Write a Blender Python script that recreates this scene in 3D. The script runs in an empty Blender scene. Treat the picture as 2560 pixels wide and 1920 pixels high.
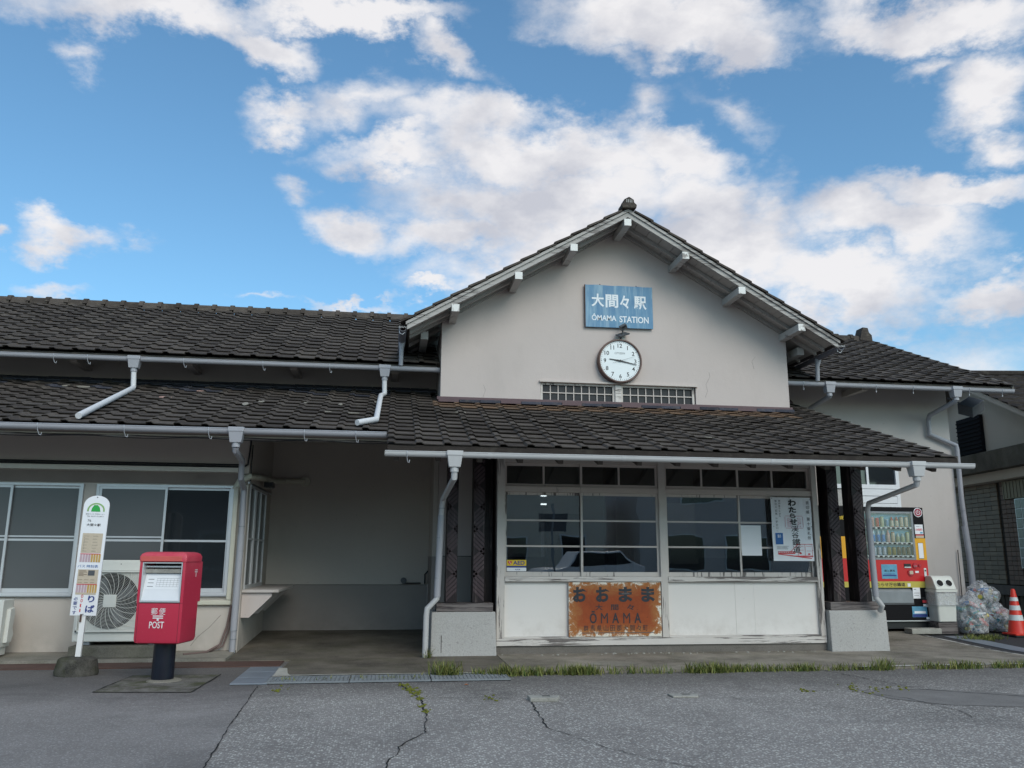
import bpy, bmesh, math, random
from mathutils import Vector, Matrix
random.seed(7)
R = math.radians
S = bpy.context.scene
COL = S.collection

# ------------------------------------------------------------------ camera
cam_d = bpy.data.cameras.new('camera')
cam = bpy.data.objects.new('camera', cam_d)
COL.objects.link(cam)
S.camera = cam
cam_d.sensor_width = 36.0
cam_d.lens = 36.0 * 2073.2 / 2560.0
cam_d.clip_end = 900
_p, _y, _r = 0.205497, 0.143802, 0.00506553
_f = Vector((math.sin(_y) * math.cos(_p), math.cos(_y) * math.cos(_p), math.sin(_p)))
_rt = Vector((math.cos(_y), -math.sin(_y), 0))
_up = _rt.cross(_f)
_r2 = math.cos(_r) * _rt + math.sin(_r) * _up
_u2 = -math.sin(_r) * _rt + math.cos(_r) * _up
_m = Matrix((_r2, _u2, -_f)).transposed().to_4x4()
_m.translation = Vector((0, 0, 1.2))
cam.matrix_world = _m

# ------------------------------------------------------------------ view, world, sun
S.view_settings.view_transform = 'Standard'
S.view_settings.look = 'None'
S.view_settings.exposure = 0.35
S.view_settings.gamma = 1.0
S.view_settings.use_curve_mapping = False
SUN_AZ, SUN_EL = 160.0, 36.0
W = bpy.data.worlds.new('World')
S.world = W
W.use_nodes = True
nt = W.node_tree
nt.nodes.clear()
def wn(t, **k):
    n = nt.nodes.new(t)
    for a, b in k.items():
        setattr(n, a, b)
    return n
def wl(a, b):
    nt.links.new(a, b)
def wmath(op, a, b=None, c=None, clamp=False):
    n = wn('ShaderNodeMath', operation=op, use_clamp=clamp)
    for i, v in enumerate((a, b, c)):
        if v is None:
            continue
        if isinstance(v, (int, float)):
            n.inputs[i].default_value = v
        else:
            wl(v, n.inputs[i])
    return n.outputs[0]
sky = wn('ShaderNodeTexSky', sky_type='NISHITA', sun_disc=False)
sky.sun_elevation = R(SUN_EL)
sky.sun_rotation = R(SUN_AZ)
sky.air_density = 1.0
sky.dust_density = 1.6
sky.ozone_density = 1.2
tint = wn('ShaderNodeMix', data_type='RGBA', blend_type='MULTIPLY')
tint.inputs['Factor'].default_value = 1.0
wl(sky.outputs[0], tint.inputs['A'])
tint.inputs['B'].default_value = (.65, .955, 1.03, 1)
bg1 = wn('ShaderNodeBackground')
bg1.inputs[1].default_value = 0.142
wl(tint.outputs['Result'], bg1.inputs[0])
tc = wn('ShaderNodeTexCoord')
nrm = wn('ShaderNodeVectorMath', operation='NORMALIZE')
wl(tc.outputs['Generated'], nrm.inputs[0])
sep = wn('ShaderNodeSeparateXYZ')
wl(nrm.outputs[0], sep.inputs[0])
az = wmath('ARCTAN2', sep.outputs[0], sep.outputs[1])
el = wmath('ARCSINE', sep.outputs[2])
comb = wn('ShaderNodeCombineXYZ')
wl(az, comb.inputs[0]); wl(el, comb.inputs[1])
def wnoise(vec, scale, detail, rough, off=0.0, dist=0.0):
    n = wn('ShaderNodeTexNoise')
    n.inputs['Scale'].default_value = scale
    n.inputs['Detail'].default_value = detail
    n.inputs['Roughness'].default_value = rough
    n.inputs['Distortion'].default_value = dist
    if off:
        a = wn('ShaderNodeVectorMath', operation='ADD')
        wl(vec, a.inputs[0]); a.inputs[1].default_value = (off, off * .7, -off)
        vec = a.outputs[0]
    wl(vec, n.inputs['Vector'])
    return n
# stretch so clouds are wider than tall
wst = wn('ShaderNodeMapping'); wst.inputs['Scale'].default_value = (1, 1, 1.7)
wl(nrm.outputs[0], wst.inputs[0])
warp = wnoise(wst.outputs[0], 7.0, 7, 0.62)
wsub = wn('ShaderNodeVectorMath', operation='SUBTRACT'); wl(warp.outputs['Color'], wsub.inputs[0]); wsub.inputs[1].default_value = (.5, .5, .5)
wsc = wn('ShaderNodeVectorMath', operation='SCALE'); wl(wsub.outputs[0], wsc.inputs[0]); wsc.inputs['Scale'].default_value = 0.17
wadd = wn('ShaderNodeVectorMath', operation='ADD'); wl(comb.outputs[0], wadd.inputs[0]); wl(wsc.outputs[0], wadd.inputs[1])
wflat = wn('ShaderNodeVectorMath', operation='MULTIPLY'); wl(wadd.outputs[0], wflat.inputs[0]); wflat.inputs[1].default_value = (1, 1, 0)
CLOUDS = [(-0.312, 0.573, 0.19, 0.032, 0.18, 2.2), (-0.186, 0.568, 0.088, 0.03, -0.08, 2.2), (-0.073, 0.613, 0.167, 0.024, 0.069, 2.2), (-0.393, 0.511, 0.021, 0.022, -0.088, 0.9), (0.051, 0.58, 0.066, 0.025, -0.475, 1.6), (-0.147, 0.506, 0.054, 0.02, 0.12, 1.3), (-0.05, 0.527, 0.081, 0.031, 0.216, 1.0), (0.187, 0.477, 0.256, 0.046, -0.153, 2.3), (0.187, 0.419, 0.23, 0.062, -0.052, 2.2), (0.341, 0.46, 0.113, 0.043, -0.328, 2.2), (0.08, 0.376, 0.117, 0.034, 0.007, 1.8), (-0.049, 0.391, 0.066, 0.028, -0.182, 1.5), (0.138, 0.508, 0.076, 0.027, -0.009, 1.6), (-0.118, 0.416, 0.029, 0.016, 0.098, 0.8), (-0.011, 0.472, 0.093, 0.024, 0.049, 1.6), (0.314, 0.525, 0.037, 0.026, -0.078, 0.9), (0.354, 0.606, 0.197, 0.044, -0.141, 2.4), (0.441, 0.578, 0.088, 0.029, -0.225, 2.0), (0.28, 0.584, 0.055, 0.024, -0.492, 1.1), (0.425, 0.517, 0.053, 0.018, -0.428, 0.6), (0.654, 0.564, 0.144, 0.034, -0.353, 2.4), (0.704, 0.471, 0.062, 0.038, 0.007, 1.9), (0.721, 0.421, 0.031, 0.024, -0.239, 1.3), (0.643, 0.513, 0.03, 0.014, -0.231, 0.9), (-0.363, 0.333, 0.049, 0.026, 0.076, 1.9), (-0.435, 0.324, 0.016, 0.011, 0.198, 1.3), (-0.306, 0.34, 0.018, 0.01, 0.153, 0.5), (-0.369, 0.268, 0.035, 0.011, 0.144, 0.9), (-0.055, 0.282, 0.065, 0.008, 0.05, 1.2), (-0.174, 0.28, 0.033, 0.005, 0.088, 0.6), (0.053, 0.301, 0.03, 0.013, 0.027, 1.5), (0.407, 0.392, 0.113, 0.06, -0.435, 2.0), (0.426, 0.343, 0.137, 0.061, -0.276, 2.3), (0.583, 0.356, 0.126, 0.047, -0.307, 2.3), (0.657, 0.378, 0.118, 0.03, -0.259, 2.2), (0.529, 0.302, 0.148, 0.046, -0.218, 2.2), (0.682, 0.272, 0.074, 0.03, -0.157, 1.9), (0.257, 0.353, 0.154, 0.063, -0.056, 2.0), (0.452, 0.414, 0.034, 0.032, -0.118, 1.0), (0.14, 0.327, 0.121, 0.04, -0.012, 1.6), (0.654, 0.217, 0.071, 0.031, -0.118, 0.7)]
acc = None
shade = None
for (a0, e0, ra, re, rot, st) in CLOUDS:
    mp = wn('ShaderNodeMapping', vector_type='TEXTURE')
    mp.inputs['Location'].default_value = (a0, e0, 0)
    mp.inputs['Rotation'].default_value = (0, 0, rot)
    mp.inputs['Scale'].default_value = (ra, re, 1)
    wl(wflat.outputs[0], mp.inputs[0])
    ln = wn('ShaderNodeVectorMath', operation='LENGTH')
    wl(mp.outputs[0], ln.inputs[0])
    d = wmath('MULTIPLY_ADD', ln.outputs['Value'], -st, st)
    acc = d if acc is None else wmath('MAXIMUM', acc, d)
# elsewhere in the sky (outside the view) the same kind of broken cloud goes on
gen = wnoise(wst.outputs[0], 2.3, 3, 0.5, off=3.1)
gdens = wmath('MULTIPLY_ADD', gen.outputs['Fac'], 5.0, -2.45)
oaz = wmath('SUBTRACT', wmath('ABSOLUTE', wmath('SUBTRACT', az, 0.144)), 0.66)
oel = wmath('SUBTRACT', el, 0.72)
outside = wmath('MULTIPLY', wmath('MAXIMUM', oaz, oel), 8.0, clamp=True)
acc = wmath('ADD', wmath('MULTIPLY', acc, wmath('SUBTRACT', 1.0, outside)), wmath('MULTIPLY', gdens, outside))
fine = wnoise(wst.outputs[0], 13.0, 9, 0.60, off=1.7)
dens = wmath('ADD', acc, wmath('MULTIPLY_ADD', fine.outputs['Fac'], 2.3, -1.20))
mr = wn('ShaderNodeMapRange', interpolation_type='SMOOTHSTEP')
wl(dens, mr.inputs['Value'])
mr.inputs['From Min'].default_value = -0.42
mr.inputs['From Max'].default_value = 1.35
mr.inputs['To Max'].default_value = 0.97
soft = wnoise(wst.outputs[0], 5.0, 6, 0.58, off=5.3)
up_ = wn('ShaderNodeVectorMath', operation='ADD'); wl(wst.outputs[0], up_.inputs[0]); up_.inputs[1].default_value = (-.03, 0, .075)
soft2 = wn('ShaderNodeTexNoise'); wl(up_.outputs[0], soft2.inputs['Vector'])
for k_, v_ in (('Scale', 5.0), ('Detail', 6), ('Roughness', .58)): soft2.inputs[k_].default_value = v_
off_ = wn('ShaderNodeVectorMath', operation='ADD'); wl(up_.outputs[0], off_.inputs[0]); off_.inputs[1].default_value = (5.3, 3.71, -5.3); wl(off_.outputs[0], soft2.inputs['Vector'])
# lit where the cloud is denser here than a little higher up
lit = wmath('SUBTRACT', soft.outputs['Fac'], soft2.outputs['Fac'])
thick = wmath('MULTIPLY_ADD', lit, 3.4, 0.46)
thick = wmath('MULTIPLY_ADD', dens, -0.06, thick)
cr = wn('ShaderNodeValToRGB')
wl(wmath('ADD', thick, 0.15, clamp=True), cr.inputs[0])
cr.color_ramp.elements[0].position = 0.0
cr.color_ramp.elements[0].color = (0.46, 0.47, 0.52, 1)
cr.color_ramp.elements[1].position = 0.75
cr.color_ramp.elements[1].color = (0.70, 0.69, 0.70, 1)
bg2 = wn('ShaderNodeBackground'); bg2.inputs[1].default_value = 1.0
wl(cr.outputs[0], bg2.inputs[0])
mixs = wn('ShaderNodeMixShader')
wl(mr.outputs[0], mixs.inputs[0]); wl(bg1.outputs[0], mixs.inputs[1]); wl(bg2.outputs[0], mixs.inputs[2])
wo = wn('ShaderNodeOutputWorld'); wl(mixs.outputs[0], wo.inputs[0])

sd = bpy.data.lights.new('sun', 'SUN')
sd.energy = 1.28
sd.angle = R(35)
sd.color = (1.0, 0.89, 0.79)
sun = bpy.data.objects.new('sun', sd)
COL.objects.link(sun)
_sd = Vector((math.sin(R(SUN_AZ)) * math.cos(R(SUN_EL)), math.cos(R(SUN_AZ)) * math.cos(R(SUN_EL)), math.sin(R(SUN_EL))))
sun.rotation_euler = _sd.to_track_quat('Z', 'Y').to_euler()
sun.location = (4, -6, 12)

# ------------------------------------------------------------------ materials
class Mat:
    def __init__(s, name):
        s.m = bpy.data.materials.new(name)
        s.m.use_nodes = True
        s.t = s.m.node_tree
        s.b = s.t.nodes['Principled BSDF']
    def n(s, t, **k):
        x = s.t.nodes.new(t)
        for a, b in k.items():
            setattr(x, a, b)
        return x
    def l(s, a, b):
        s.t.links.new(a, b)
    def math(s, op, a, b=None, clamp=False):
        n = s.n('ShaderNodeMath', operation=op, use_clamp=clamp)
        for i, v in enumerate((a, b)):
            if v is None:
                continue
            if isinstance(v, (int, float)):
                n.inputs[i].default_value = v
            else:
                s.l(v, n.inputs[i])
        return n.outputs[0]
    def pos(s, scale=(1, 1, 1), obj=False):
        if obj:
            o = s.n('ShaderNodeTexCoord').outputs['Object']
        else:
            o = s.n('ShaderNodeNewGeometry').outputs['Position']
        mp = s.n('ShaderNodeMapping')
        mp.inputs['Scale'].default_value = scale
        s.l(o, mp.inputs[0])
        return mp.outputs[0]
    def noise(s, scale, detail=4, rough=.55, stretch=(1, 1, 1), dist=0, obj=False):
        n = s.n('ShaderNodeTexNoise')
        s.l(s.pos(stretch, obj), n.inputs['Vector'])
        n.inputs['Scale'].default_value = scale
        n.inputs['Detail'].default_value = detail
        n.inputs['Roughness'].default_value = rough
        n.inputs['Distortion'].default_value = dist
        return n.outputs['Fac']
    def ramp(s, fac, a, b, ca=(0, 0, 0), cb=(1, 1, 1)):
        r = s.n('ShaderNodeValToRGB')
        s.l(fac, r.inputs[0])
        e = r.color_ramp.elements
        e[0].position = a; e[1].position = b
        e[0].color = (*ca, 1); e[1].color = (*cb, 1)
        return r.outputs[0]
    def mix(s, fac, a, b, mode='MIX'):
        n = s.n('ShaderNodeMix', data_type='RGBA', blend_type=mode)
        for k, v in (('Factor', fac), ('A', a), ('B', b)):
            if isinstance(v, (int, float)):
                n.inputs[k].default_value = v
            elif isinstance(v, tuple):
                n.inputs[k].default_value = (*v, 1)
            else:
                s.l(v, n.inputs[k])
        return n.outputs['Result']
    def color(s, v):
        if isinstance(v, tuple):
            s.b.inputs['Base Color'].default_value = (*v, 1)
        else:
            s.l(v, s.b.inputs['Base Color'])
    def bump(s, h, strength=.3, dist=.01):
        b = s.n('ShaderNodeBump')
        b.inputs['Strength'].default_value = strength
        b.inputs['Distance'].default_value = dist
        s.l(h, b.inputs['Height'])
        s.l(b.outputs[0], s.b.inputs['Normal'])
    def set(s, rough=.6, metal=0, spec=.5, **k):
        s.b.inputs['Roughness'].default_value = rough
        s.b.inputs['Metallic'].default_value = metal
        s.b.inputs['Specular IOR Level'].default_value = spec
        for a, b in k.items():
            s.b.inputs[a].default_value = b
        return s.m

def simple(name, col, rough=.5, metal=0, spec=.4, var=.12, scale=9, bump=0):
    m = Mat(name)
    nz = m.noise(scale, 5)
    m.color(m.mix(nz, tuple(c * (1 - var * 1.4) for c in col), tuple(min(1, c * (1 + var)) for c in col)))
    if bump:
        m.bump(m.noise(scale * 14, 3), bump, .004)
    return m.set(rough, metal, spec)

def plaster(name, col, dirt=(.20, .18, .16), amount=.35):
    m = Mat(name)
    big = m.noise(.9, 5, .6)
    c = m.mix(m.ramp(big, .3, .75), tuple(x * .93 for x in col), col)
    streak = m.noise(1.6, 7, .68, stretch=(1.6, 1.6, .6))
    c = m.mix(m.math('MULTIPLY', m.ramp(streak, .55, .95), amount * .6), c, dirt)
    fleck = m.noise(24, 3, .5)
    c = m.mix(m.math('MULTIPLY', m.ramp(fleck, .70, .76), .25), c, dirt)
    # splash dirt close to the ground
    sp = m.n('ShaderNodeSeparateXYZ'); m.l(m.pos(), sp.inputs[0])
    low = m.n('ShaderNodeMapRange'); m.l(sp.outputs[2], low.inputs['Value'])
    low.inputs['From Min'].default_value = .5; low.inputs['From Max'].default_value = .02
    c = m.mix(m.math('MULTIPLY', m.math('MULTIPLY', low.outputs[0], m.ramp(m.noise(5, 5), .3, .7)), .45), c, dirt)
    m.color(c)
    m.bump(m.math('ADD', m.noise(60, 4, .7), m.noise(9, 3, .5)), .35, .006)
    return m.set(.92, spec=.2)

def peeled(name, paint, wood=(.13, .115, .11), lo=.50, hi=.56, along='x', rough=.6):
    m = Mat(name)
    st = {'x': (.35, 6, 9), 'y': (9, .35, 9), 'z': (6, 6, .4), 'n': (3, 3, 3)}[along]
    a = m.noise(3.2, 8, .7, stretch=st, dist=.4)
    b = m.noise(1.1, 3, .5)
    mask = m.ramp(m.math('ADD', m.math('MULTIPLY', a, .75), m.math('MULTIPLY', b, .30)), lo, hi)
    grain = m.noise(10, 5, .7, stretch=st)
    w = m.mix(grain, tuple(x * .6 for x in wood), tuple(x * 1.6 for x in wood))
    p = m.mix(m.noise(7, 4), tuple(x * .88 for x in paint), paint)
    m.color(m.mix(mask, p, w))
    m.bump(m.math('SUBTRACT', grain, mask), .35, .004)
    return m.set(rough, spec=.3)

def tile_mat(name, ca, cb, lichen=(.19, .165, .135)):
    m = Mat(name)
    g = m.n('ShaderNodeNewGeometry')
    oi = m.n('ShaderNodeObjectInfo')
    rnd = m.math('FRACT', m.math('ADD', g.outputs['Random Per Island'], oi.outputs['Random']))
    c = m.mix(rnd, ca, cb)
    n1 = m.noise(7, 8, .7)
    c = m.mix(m.math('MULTIPLY', m.ramp(n1, .52, .72), .55), c, lichen)
    gr = m.noise(22, 4, .7, stretch=(.5, 3, 3))
    c = m.mix(m.math('MULTIPLY', m.ramp(gr, .45, .7), .5), c, (.012, .011, .012))
    sp = m.noise(60, 2, .5)
    c = m.mix(m.math('MULTIPLY', m.ramp(sp, .70, .74), .35), c, (.35, .33, .28))
    m.color(c)
    m.bump(m.math('ADD', m.noise(70, 5, .7), gr), .5, .006)
    return m.set(.9, spec=.16)

M = {}
M['wall'] = plaster('plaster_wall', (.525, .475, .43))
M['wall_gable'] = plaster('gable_plaster', (.54, .475, .45), amount=.3)  # gable plaster, also on the counter shelf brackets
M['wall_dado'] = plaster('cement_dado', (.31, .28, .262), dirt=(.13, .125, .12), amount=.8)
M['wall_grey'] = plaster('right_wing_plaster', (.53, .485, .46), amount=.3)
M['wall_pale'] = plaster('neighbour_plaster', (.62, .56, .47), amount=.3)
M['tile'] = tile_mat('cement_roof_tile', (.054, .045, .040), (.106, .090, .080))
M['tile_dark'] = tile_mat('neighbour_roof_tile', (.028, .023, .021), (.055, .046, .041), lichen=(.10, .09, .075))
M['tile_brown'] = tile_mat('cement_roof_tile_brown', (.15, .10, .072), (.21, .135, .088))
M['tile_up'] = tile_mat('upper_roof_tile', (.054, .045, .040), (.105, .089, .078))
M['tile_blue'] = tile_mat('flashing_tile', (.045, .047, .062), (.085, .088, .115))
M['flash'] = simple('painted_flashing', (.095, .05, .06), .45, var=.25, scale=4)
M['underroof'] = simple('soffit_wood', (.10, .085, .075), .8)
M['frame'] = peeled('frame_paint', (.56, .50, .465), lo=.64, hi=.70, along='z')
M['frame_peel'] = peeled('frame_paint_peeling', (.62, .58, .55), lo=.535, hi=.56, along='x')
M['frame_post'] = peeled('post_paint_peeling', (.58, .535, .50), lo=.575, hi=.60, along='z')
M['fascia'] = peeled('bargeboard_paint', (.42, .40, .385), wood=(.16, .145, .14), lo=.53, hi=.58, along='x')
M['purlin'] = peeled('purlin_paint', (.50, .49, .475), wood=(.2, .185, .18), lo=.58, hi=.63, along='n')
M['purlin_end_lit'] = peeled('purlin_end_lit_paint', (.78, .77, .75), wood=(.25, .23, .22), lo=.56, hi=.60, along='n')  # paler than the purlins: brighter light on the end faces, put into the paint
M['soffit'] = peeled('soffit_board_paint', (.40, .375, .355), wood=(.16, .14, .13), lo=.60, hi=.66, along='y')
m = Mat('white_panel')
sp = m.n('ShaderNodeSeparateXYZ'); m.l(m.pos(), sp.inputs[0])
lo_ = m.n('ShaderNodeMapRange'); m.l(sp.outputs[2], lo_.inputs['Value']); lo_.inputs['From Min'].default_value = .55; lo_.inputs['From Max'].default_value = .22
c = m.mix(m.noise(1.2, 5, .6), (.70, .66, .63), (.77, .735, .71))
c = m.mix(m.math('MULTIPLY', m.math('MULTIPLY', lo_.outputs[0], m.ramp(m.noise(4, 7, .7), .42, .7)), .5), c, (.42, .37, .33))
c = m.mix(m.math('MULTIPLY', m.ramp(m.noise(18, 6, .75), .66, .72), .3), c, (.40, .36, .33))
m.color(c)
M['panel'] = m.set(.4, spec=.4)
M['darkwood'] = peeled('stained_dark_wood', (.016, .010, .012), wood=(.13, .10, .095), lo=.57, hi=.66, along='z', rough=.45)
M['slatwood'] = peeled('carved_slat_wood', (.060, .040, .046), wood=(.17, .13, .125), lo=.56, hi=.68, along='z', rough=.5)
M['beamwood'] = peeled('weathered_sill_beam', (.05, .04, .043), wood=(.16, .14, .135), lo=.48, hi=.56, along='x')
M['pvc'] = simple('grey_pvc', (.34, .34, .37), .38, var=.10, scale=3)
M['pvc_light'] = simple('light_pvc', (.47, .465, .47), .35, var=.07, scale=3)
M['pvc_old'] = peeled('old_white_pvc', (.66, .66, .68), wood=(.35, .12, .10), lo=.66, hi=.70, along='n')
M['pvc_dark'] = simple('dark_pvc', (.14, .14, .165), .5)
M['beige'] = simple('beige_duct', (.55, .53, .44), .45, var=.06)
M['band'] = simple('cream_band', (.66, .64, .58), .5, var=.06)
M['brownband'] = simple('brown_lintel', (.20, .165, .145), .7, var=.3, scale=2)
M['alu'] = simple('aluminium', (.60, .61, .63), .33, metal=.35, spec=.5, var=.05)
M['alu_white'] = simple('white_aluminium', (.72, .73, .76), .35, var=.05)
M['cable'] = simple('black_cable', (.015, .015, .018), .5)
M['hose'] = simple('brown_hose', (.16, .11, .10), .6)
M['steel'] = simple('galvanised_steel', (.24, .26, .28), .5, metal=.3, var=.2, scale=5)
M['bracket'] = simple('bracket_steel', (.55, .56, .60), .4, metal=.3)
M['rust'] = simple('rusty_steel', (.10, .055, .045), .75, var=.4, scale=6, bump=.3)
M['black'] = simple('black_paint', (.006, .005, .007), .5, spec=.15)
M['post_black'] = simple('navy_black_post', (.008, .010, .020), .35, var=.4)
M['white'] = simple('white_paint', (.75, .75, .75), .4, var=.05)
M['offwhite'] = simple('offwhite_casing', (.62, .62, .58), .45, var=.05)
M['paper'] = simple('white_paper', (.76, .77, .80), .6, var=.02)
M['ink'] = simple('black_ink', (.012, .012, .015), .5, var=.1)
M['navy'] = simple('navy_ink', (.03, .05, .22), .5)
M['redink'] = simple('red_ink', (.60, .05, .06), .5)
M['pinkink'] = simple('pink_ink', (.62, .40, .46), .6)
M['blueink'] = simple('blue_ink', (.02, .12, .36), .5)
M['green'] = simple('green_ink', (.03, .36, .07), .5)
M['lightgreen'] = simple('light_green_ink', (.25, .42, .16), .5)
M['ochre'] = simple('ochre_ink', (.50, .32, .10), .6)
M['tan'] = simple('tan_print', (.52, .44, .34), .6, var=.12, scale=40)
M['mauve'] = simple('mauve_print', (.50, .36, .40), .6)
M['yellow'] = simple('yellow_paint', (.72, .50, .03), .35)
M['amber'] = simple('amber_paint', (.72, .36, .015), .35, var=.05)
M['olive'] = simple('olive_yellow_band', (.50, .42, .08), .4, var=.05)
M['red'] = simple('red_paint', (.52, .008, .014), .3, var=.08, spec=.5)
M['charred'] = simple('charcoal', (.02, .021, .024), .4)
M['greyd'] = simple('dark_grey', (.09, .095, .105), .4)
M['skyprint'] = simple('blue_photo_print', (.12, .34, .50), .4, var=.3, scale=12)
M['brown_rim'] = simple('brown_clock_rim', (.10, .045, .035), .3, var=.15)
M['clockface'] = simple('clock_face', (.74, .78, .80), .25, var=.02)
M['glassblock'] = simple('glass_block', (.19, .22, .23), .18, var=.3, scale=12)
M['interior'] = simple('interior_plaster', (.26, .26, .25), .8)
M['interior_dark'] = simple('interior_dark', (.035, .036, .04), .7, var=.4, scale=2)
M['oldsteel'] = simple('grey_plate', (.22, .25, .29), .5, metal=.2, var=.2, scale=3)

# post-box red: sun-bleached towards pink at the top and edges
m = Mat('bleached_red_enamel')
nz = m.noise(3.0, 5, .6)
sp = m.n('ShaderNodeSeparateXYZ'); m.l(m.pos(), sp.inputs[0])
hh = m.n('ShaderNodeMapRange'); m.l(sp.outputs[2], hh.inputs['Value'])
hh.inputs['From Min'].default_value = .95; hh.inputs['From Max'].default_value = 1.28
c = m.mix(m.math('MULTIPLY', hh.outputs[0], m.ramp(nz, .25, .75)), (.50, .032, .068), (.66, .15, .165))
c = m.mix(m.math('MULTIPLY', m.ramp(m.noise(26, 4), .62, .75), .25), c, (.66, .18, .20))
m.color(c)
M['postred'] = m.set(.38, spec=.4)

# blue enamel sign with weather streaks
m = Mat('blue_weathered_enamel')
s1 = m.noise(9, 6, .7, stretch=(1.6, 1, .12))
s2 = m.noise(3, 4, .6)
c = m.mix(m.ramp(s2, .3, .7), (.075, .19, .34), (.125, .28, .43))
c = m.mix(m.math('MULTIPLY', m.ramp(s1, .47, .68), .75), c, (.33, .47, .56))
m.color(c)
M['signblue'] = m.set(.5, spec=.3)
m = Mat('worn_white_lettering')
m.color(m.mix(m.ramp(m.noise(40, 5, .7), .58, .70), (.72, .76, .80), (.30, .42, .55)))
M['signwhite'] = m.set(.6)

# rusty enamel plate: rust-orange, white enamel left at the edges
m = Mat('rusty_enamel_sign')
tcn = m.n('ShaderNodeTexCoord')
sp = m.n('ShaderNodeSeparateXYZ'); m.l(tcn.outputs['Object'], sp.inputs[0])
# object origin at the plate's centre, half sizes .605 x .333
ex = m.math('SUBTRACT', .605, m.math('ABSOLUTE', sp.outputs[0]))
ez = m.math('SUBTRACT', .333, m.math('ABSOLUTE', sp.outputs[2]))
edge = m.math('MINIMUM', ex, ez)
n1 = m.noise(7.5, 10, .78, dist=1.0)
n2 = m.noise(14, 6, .7)
ev = m.math('ADD', m.math('MULTIPLY', edge, -5.0), m.math('MULTIPLY', n1, 2.9))
mask = m.ramp(m.math('ADD', ev, m.math('MULTIPLY', n2, .7)), .99, 1.0)
mr_ = m.n('ShaderNodeMapRange'); m.l(m.math('ADD', ev, m.math('MULTIPLY', n2, .7)), mr_.inputs['Value'])
mr_.inputs['From Min'].default_value = 1.66; mr_.inputs['From Max'].default_value = 1.86
rustc = m.mix(m.ramp(n1, .3, .7), (.33, .072, .020), (.22, .045, .016))
mr2 = m.n('ShaderNodeMapRange'); m.l(ev, mr2.inputs['Value'])
mr2.inputs['From Min'].default_value = .55; mr2.inputs['From Max'].default_value = 1.3
rustc = m.mix(mr2.outputs[0], rustc, (.36, .15, .05))
rustc = m.mix(m.math('MULTIPLY', m.ramp(n2, .62, .7), .7), rustc, (.10, .03, .016))
c = m.mix(mr_.outputs[0], rustc, (.72, .68, .60))
m.color(c)
m.bump(mr_.outputs[0], .4, .003)
M['rustsign'] = m.set(.6, spec=.25)
m = Mat('worn_black_lettering')
m.color(m.mix(m.ramp(m.noise(22, 6, .75), .64, .67), (.012, .017, .026), (.22, .075, .035)))
M['rustletter'] = m.set(.5)

# concrete family
def concrete(name, col, stain, moss=0.0, grain=90, sc=1.3, amt=.7):
    m = Mat(name)
    a = m.noise(sc, 8, .65)
    c = m.mix(m.math('MULTIPLY', m.ramp(a, .35, .68), amt), col, stain)
    b = m.noise(grain, 3, .6)
    c = m.mix(m.math('MULTIPLY', m.ramp(b, .35, .75), .35), c, tuple(min(1, x * 1.6) for x in col))
    d = m.noise(grain * .6, 2, .5)
    c = m.mix(m.math('MULTIPLY', m.ramp(d, .62, .70), .35), c, tuple(x * .35 for x in col))
    if moss:
        c = m.mix(m.math('MULTIPLY', m.ramp(m.noise(2.4, 7, .7), .47, .60), moss), c, (.055, .060, .022))
    m.color(c)
    m.bump(m.math('ADD', b, a), .5, .005)
    return m.set(.9, spec=.2)
M['pier'] = concrete('pier_concrete', (.40, .39, .38), (.33, .32, .31), grain=70)
M['sillconc'] = concrete('sill_concrete', (.17, .155, .14), (.09, .082, .075), sc=3)
M['acbase'] = concrete('ac_plinth_concrete', (.17, .16, .135), (.055, .05, .042), moss=.3, sc=3)
M['weight'] = concrete('sign_weight_concrete', (.10, .095, .085), (.018, .018, .016), moss=.5, sc=9, amt=1.0)
M['slab'] = concrete('apron_concrete', (.30, .27, .23), (.075, .066, .056), moss=.25, sc=1.5, grain=80, amt=.95)
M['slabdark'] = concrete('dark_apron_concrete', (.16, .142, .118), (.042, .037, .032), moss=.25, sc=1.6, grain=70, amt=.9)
M['kerb'] = concrete('kerb_concrete', (.27, .25, .215), (.12, .11, .095), moss=.2, sc=2)
M['oldconc'] = concrete('old_block_concrete', (.34, .33, .30), (.16, .155, .14), sc=9)
M['band_conc'] = concrete('mossy_eave_concrete', (.14, .125, .10), (.035, .031, .026), moss=.2, sc=3)
M['patch'] = concrete('mossy_patch_concrete', (.19, .18, .165), (.035, .033, .026), moss=.8, sc=5, amt=1.0)

# asphalt: coarse pale aggregate right of the seam, older smooth asphalt left of it
m = Mat('asphalt')
vo = m.n('ShaderNodeTexVoronoi'); m.l(m.pos(), vo.inputs['Vector']); vo.inputs['Scale'].default_value = 62
v2 = m.n('ShaderNodeTexVoronoi'); m.l(m.pos((1, 1, 1)), v2.inputs['Vector']); v2.inputs['Scale'].default_value = 115
hs = m.n('ShaderNodeSeparateColor'); m.l(vo.outputs['Color'], hs.inputs[0])
hs2 = m.n('ShaderNodeSeparateColor'); m.l(v2.outputs['Color'], hs2.inputs[0])
st1 = m.math('MULTIPLY', m.ramp(hs.outputs[0], .50, .95), m.ramp(vo.outputs['Distance'], .30, .62, (1, 1, 1), (0, 0, 0)))
st2 = m.math('MULTIPLY', m.ramp(hs2.outputs[0], .80, .98), .8)
big = m.noise(.5, 5, .6)
base = m.mix(m.ramp(big, .3, .7), (.19, .175, .166), (.27, .25, .238))
rough_c = m.mix(m.math('MULTIPLY', st1, .95), base, (.66, .65, .60))
rough_c = m.mix(m.math('MULTIPLY', st2, .55), rough_c, (.50, .49, .46))
sbase = m.mix(m.ramp(m.noise(.8, 5, .6), .3, .7), (.19, .175, .168), (.25, .232, .224))
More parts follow.
